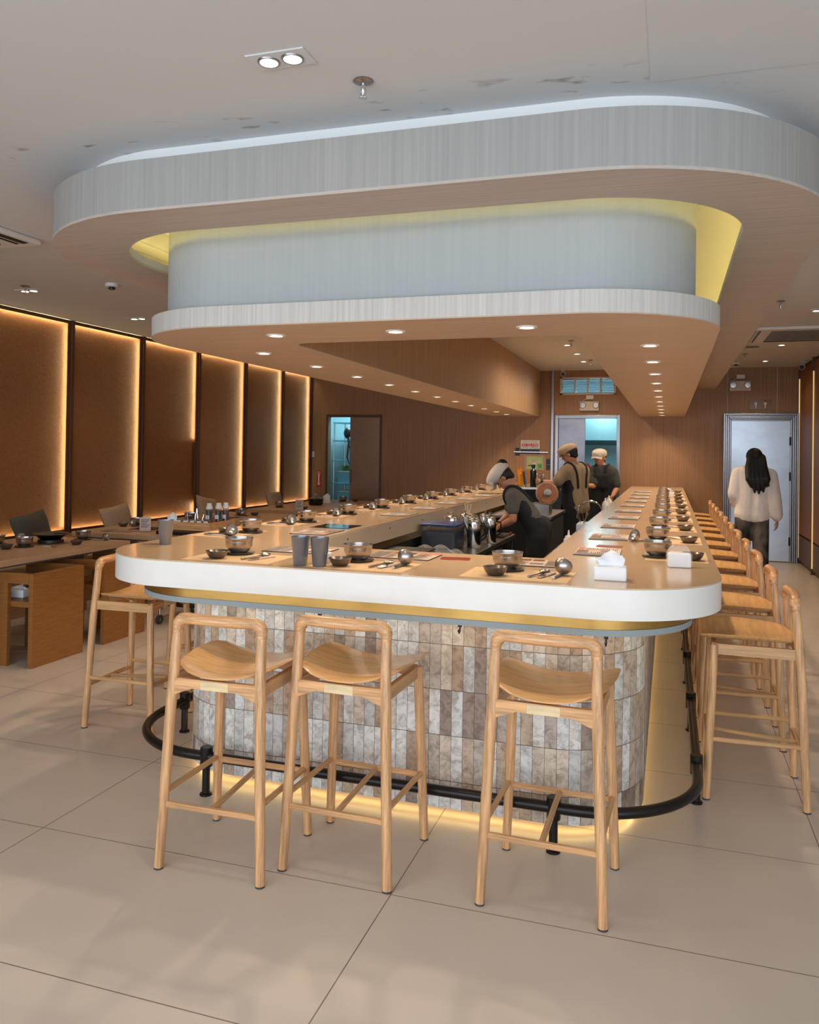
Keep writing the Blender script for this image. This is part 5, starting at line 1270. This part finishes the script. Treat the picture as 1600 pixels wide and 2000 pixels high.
def hair_short(J, par, s=1.0):
    f, r, u, R = frame(*J['face']); c = V(J['head'])
    blob('hair', [('ell', c+u*0.020*s-f*0.024*s, (0.081*s, 0.090*s, 0.088*s), R), ('ell', c-u*0.035*s-f*0.052*s, (0.062*s, 0.044*s, 0.050*s), R)], 0.008, 'hair', par)
def apron(J, par, s=1.0, out=0.03, skirt=0.75, wrap=0.6):
    """bib, skirt and the strap that crosses the back"""
    sL, sR, mid, hip, nk = (V(J[k]) for k in ('shL', 'shR', 'mid', 'hip', 'neck'))
    ch = (sL+sR)/2; ax = (sL-sR).normalized(); fw = V(J['front']).normalized()
    kn = (V(J['knL'])+V(J['knR']))/2; low = hip.lerp(kn, skirt)
    S = []
    for k in (-1, -0.33, 0.33, 1):
        S += [('cap', ch.lerp(mid, 0.25)+ax*0.075*k*s+fw*(0.070+out)*s, mid+ax*0.085*k*s+fw*(0.066+out)*s, 0.042*s, 0.050*s)]
    for k in (-1, 1):
        S += [('cap', ch.lerp(mid, wrap)+ax*0.078*k*s+fw*0.012, mid.lerp(hip, 0.25)+ax*0.075*k*s+fw*0.012, 0.112*s, 0.112*s), ('cap', mid.lerp(hip, 0.25)+ax*0.075*k*s+fw*0.012, hip+ax*0.085*k*s+fw*0.012, 0.112*s, 0.122*s), ('cap', hip+ax*0.085*k*s+fw*0.012, low+ax*0.075*k*s+fw*0.02, 0.122*s, 0.120*s)]
    o = blob('apron', S, 0.012, 'apron', par, iters=6)
    for k, sh in ((1, sL), (-1, sR)):
        a = sh.lerp(ch, 0.42)
        bk = mid.lerp(hip, 0.1)+ax*k*0.07*s-fw*0.105*s
        up = (nk-mid).normalized()
        pts = [ch.lerp(mid, 0.25)+ax*0.06*k*s+fw*0.112*s, a+fw*0.055*s+up*0.055*s, a+up*0.082*s-fw*0.01*s, a-fw*0.075*s+up*0.035*s, ch.lerp(mid, 0.5)+ax*0.075*k*s-fw*0.112*s, bk]
        from mathutils.bvhtree import BVHTree
        tr = BVHTree.FromPolygons([v.co for v in SH.data.vertices], [p_.vertices for p_ in SH.data.polygons])
        path = []
        for q0, q1 in zip(pts, pts[1:]):
            for i in range(6):
                q, nn, _, _ = tr.find_nearest(q0.lerp(q1, i/6)); path.append(q+nn*0.004)
        for _ in range(3): path = [path[0]]+[(path[i-1]+path[i]*2+path[i+1])/4 for i in range(1, len(path)-1)]+[path[-1]]
        b = MB(); b.tube(path, 0.015, 8); b.build('strap', 'apron', o)
    return o
def legs(hip, ax, fw, zk=0.46, lean=(0, 0), w=0.085, toe=0.13, stepL=0.0, stepR=0.0):
    hip, ax, fw = V(hip), V(ax).normalized(), V(fw).normalized(); D = {}
    for k, sg, st in (('L', 1, stepL), ('R', -1, stepR)):
        D['hp'+k] = hip+ax*w*sg-V((0, 0, 0.03)); a = V((hip.x+lean[0], hip.y+lean[1], 0))+ax*(w+0.015)*sg+fw*st
        D['an'+k] = V((a.x, a.y, 0.085)); m = D['hp'+k].lerp(D['an'+k], 0.5)+fw*0.02; D['kn'+k] = V((m.x, m.y, zk))
        D['toe'+k] = V((a.x, a.y, 0.040))+fw*toe
    return D

# worker bent over the prep table, seen from the left side
J = dict(face=((-0.57, -0.06, -0.82), (-0.82, 0, 0.57)), head=(-1.372, 6.95, 1.282), neck=(-1.285, 6.95, 1.215), shL=(-1.262, 6.80, 1.135), shR=(-1.315, 7.10, 1.125), front=(-0.5, 0, -0.87),
         elL=(-1.250, 6.78, 0.935), wrL=(-1.385, 6.83, 0.86), elR=(-1.352, 7.10, 0.935), wrR=(-1.425, 7.02, 0.872), mid=(-1.165, 6.95, 1.010), hip=(-1.055, 6.95, 0.82),
         handL=((-0.75, 0.1, -0.62), (-0.3, 0.3, -0.9), 1, 0.35), handR=((-0.6, -0.15, -0.75), (-0.3, -0.3, -0.9), -1, 0.35))
J.update(legs((-1.055, 6.95, 0.82), (0, -1, 0), (-1, 0, 0), lean=(0.0, 0), zk=0.44))
p = figure(J, 'person in grey tee, dark apron and white cap bending over the prep table', s=0.88)
trousers(J, p); SH = tee(J, p, 'tee_grey', 0.80, sleeve=0.60, loose=0.012, hem=0.2); newsboy(J, p, 'cap_white', 1.03); hair_short(J, p, 0.9)
f, r, u, R = frame(*J['face'])
b = MB(); b.ball(V(J['head'])-f*0.085+u*0.075, (0.050, 0.045, 0.050), 3); b.build('hair_bun', 'hair', p)
apron(J, p, 0.79, skirt=0.9, wrap=0.6)

# worker in tan, seen from behind, reaching left for a bottle
J = dict(face=((-0.90, 0.12, -0.42), (-0.42, 0, 0.90)), head=(-1.160, 9.98, 1.498), neck=(-1.122, 10.0, 1.385), shL=(-1.190, 9.86, 1.285), shR=(-0.995, 10.14, 1.285), front=(-0.80, 0.58, -0.05),
         elL=(-1.290, 9.78, 1.135), wrL=(-1.475, 9.77, 1.155), elR=(-1.02, 10.24, 1.05), wrR=(-1.20, 10.38, 1.06), mid=(-1.085, 10.0, 1.08), hip=(-1.070, 10.0, 0.86),
         handL=((-1, 0, -0.05), (0.05, 0.95, 0.0), 1, 0.5), handR=((-0.9, 0.3, 0), (0, 0, -1), -1, 0.5))
J.update(legs((-1.07, 10.0, 0.86), (-0.6, -0.8, 0), (-0.8, 0.6, 0)))
p = figure(J, 'person in tan tee, dark apron and tan flat cap reaching left for a bottle')
trousers(J, p); SH = tee(J, p, 'tee_tan', 1.0, sleeve=0.80, loose=0.020, hem=0.55); newsboy(J, p, 'cap_tan'); hair_short(J, p)
a = apron(J, p, 1.0, skirt=0.95, wrap=0.38)
f, r, u, R = frame(*J['face']); c = V(J['head'])
b = MB()
for k in (-1, 1): b.tube([c+u*0.004+f*0.103+r*0.031*k+(r*0.021*math.cos(t_)+u*0.017*math.sin(t_)) for t_ in [2*PI*i/16 for i in range(16)]], 0.0018, 6, closed=True); b.tube([c+u*0.01+f*0.10+r*0.052*k, c+u*0.006+f*0.0+r*0.082*k], 0.002, 6)
b.build('glasses', 'chrome', p)
w0 = V(J['wrL']); b = MB(); b.lathe([(0.029, -0.012), (0.033, -0.012), (0.033, 0.012), (0.029, 0.012), (0.029, -0.012)], seg=20); b.move(Matrix.Translation(w0+V((0.02, 0, 0))) @ Matrix.Rotation(PI/2, 4, 'Y')); b.box(w0.x+0.005, w0.x+0.037, w0.y-0.043, w0.y-0.030, w0.z-0.016, w0.z+0.016, bev=0.004); b.build('wristwatch', 'black_plastic', p)

# worker in the kitchen doorway, facing the room
J = dict(face=((-0.30, -0.93, -0.16), (0, -0.16, 1)), head=(-0.878, 11.0, 1.448), neck=(-0.846, 11.02, 1.335), shR=(-0.965, 10.98, 1.262), shL=(-0.705, 11.03, 1.258), front=(-0.2, -0.97, 0),
         elR=(-0.945, 10.86, 1.075), wrR=(-1.020, 10.70, 1.085), elL=(-0.655, 11.0, 1.055), wrL=(-0.700, 10.90, 0.950), mid=(-0.845, 11.02, 1.07), hip=(-0.865, 11.03, 0.86),
         handR=((-0.85, -0.5, 0.05), (0, 0, 1), -1, 0.4), handL=((-0.35, -0.3, -0.88), (-0.8, 0.5, 0), 1, 0.4))
J.update(legs((-0.865, 11.03, 0.86), (1, 0.1, 0), (-0.15, -1, 0), lean=(-0.06, 0)))
p = figure(J, 'person in dark tee, dark apron and pale cap standing in the kitchen doorway')
trousers(J, p); SH = tee(J, p, 'tee_dark', 1.0, sleeve=0.78, loose=0.016, hem=0.5); newsboy(J, p, 'cap_white'); hair_short(J, p)
apron(J, p, 1.0, skirt=0.95)

# woman walking towards the steel door, seen from behind
J = dict(face=((-0.22, 0.97, -0.05), (0, 0, 1)), head=(0.912, 9.85, 1.480), neck=(0.915, 9.82, 1.375), shL=(0.748, 9.82, 1.300), shR=(1.075, 9.80, 1.290), front=(0, 1, 0),
         elL=(0.705, 9.80, 1.075), wrL=(0.745, 9.92, 0.950), elR=(1.122, 9.76, 1.000), wrR=(1.148, 9.80, 0.815), mid=(0.905, 9.80, 1.08), hip=(0.890, 9.80, 0.84),
         handL=((0.1, 0.8, -0.5), (0.9, 0, -0.2), -1, 0.6), handR=((0.1, 0.05, -1), (-1, 0.1, 0), 1, 0.45))
J.update(legs((0.890, 9.80, 0.84), (-1, 0, 0), (0, 1, 0), stepL=0.12, stepR=-0.10))
p = figure(J, 'person with long black hair in a cream sweater walking to the steel door', s=0.93)
trousers(J, p, 'tie_dye', 0.98, 1.25)
tee(J, p, 'sweater', 1.0, sleeve=2, loose=0.017, name='sweater', hem=0.5)
f, r, u, R = frame(*J['face']); c = V(J['head'])
S = [('ell', c+u*0.020-f*0.012, (0.088, 0.100, 0.096), R)]
for k, (x, z0, r0) in enumerate(((-0.055, 1.16, 0.030), (-0.025, 1.10, 0.036), (0.010, 1.09, 0.038), (0.045, 1.11, 0.036), (0.075, 1.17, 0.028))):
    top = c-f*0.055+r*x*0.8
    S += [('cap', top, V((0.912+x*1.1, 9.725, 1.38)), 0.050, 0.046), ('cap', V((0.912+x*1.1, 9.725, 1.38)), V((0.922+x*1.35, 9.652, 1.25)), 0.046, 0.042), ('cap', V((0.922+x*1.35, 9.652, 1.25)), V((0.936+x*1.25, 9.655, z0)), 0.042, 0.012)]
S += [('cap', V((0.99, 9.73, 1.36)), V((1.055, 9.69, 1.17)), 0.022, 0.008)]
blob('hair', S, 0.007, 'hair', p, iters=4)
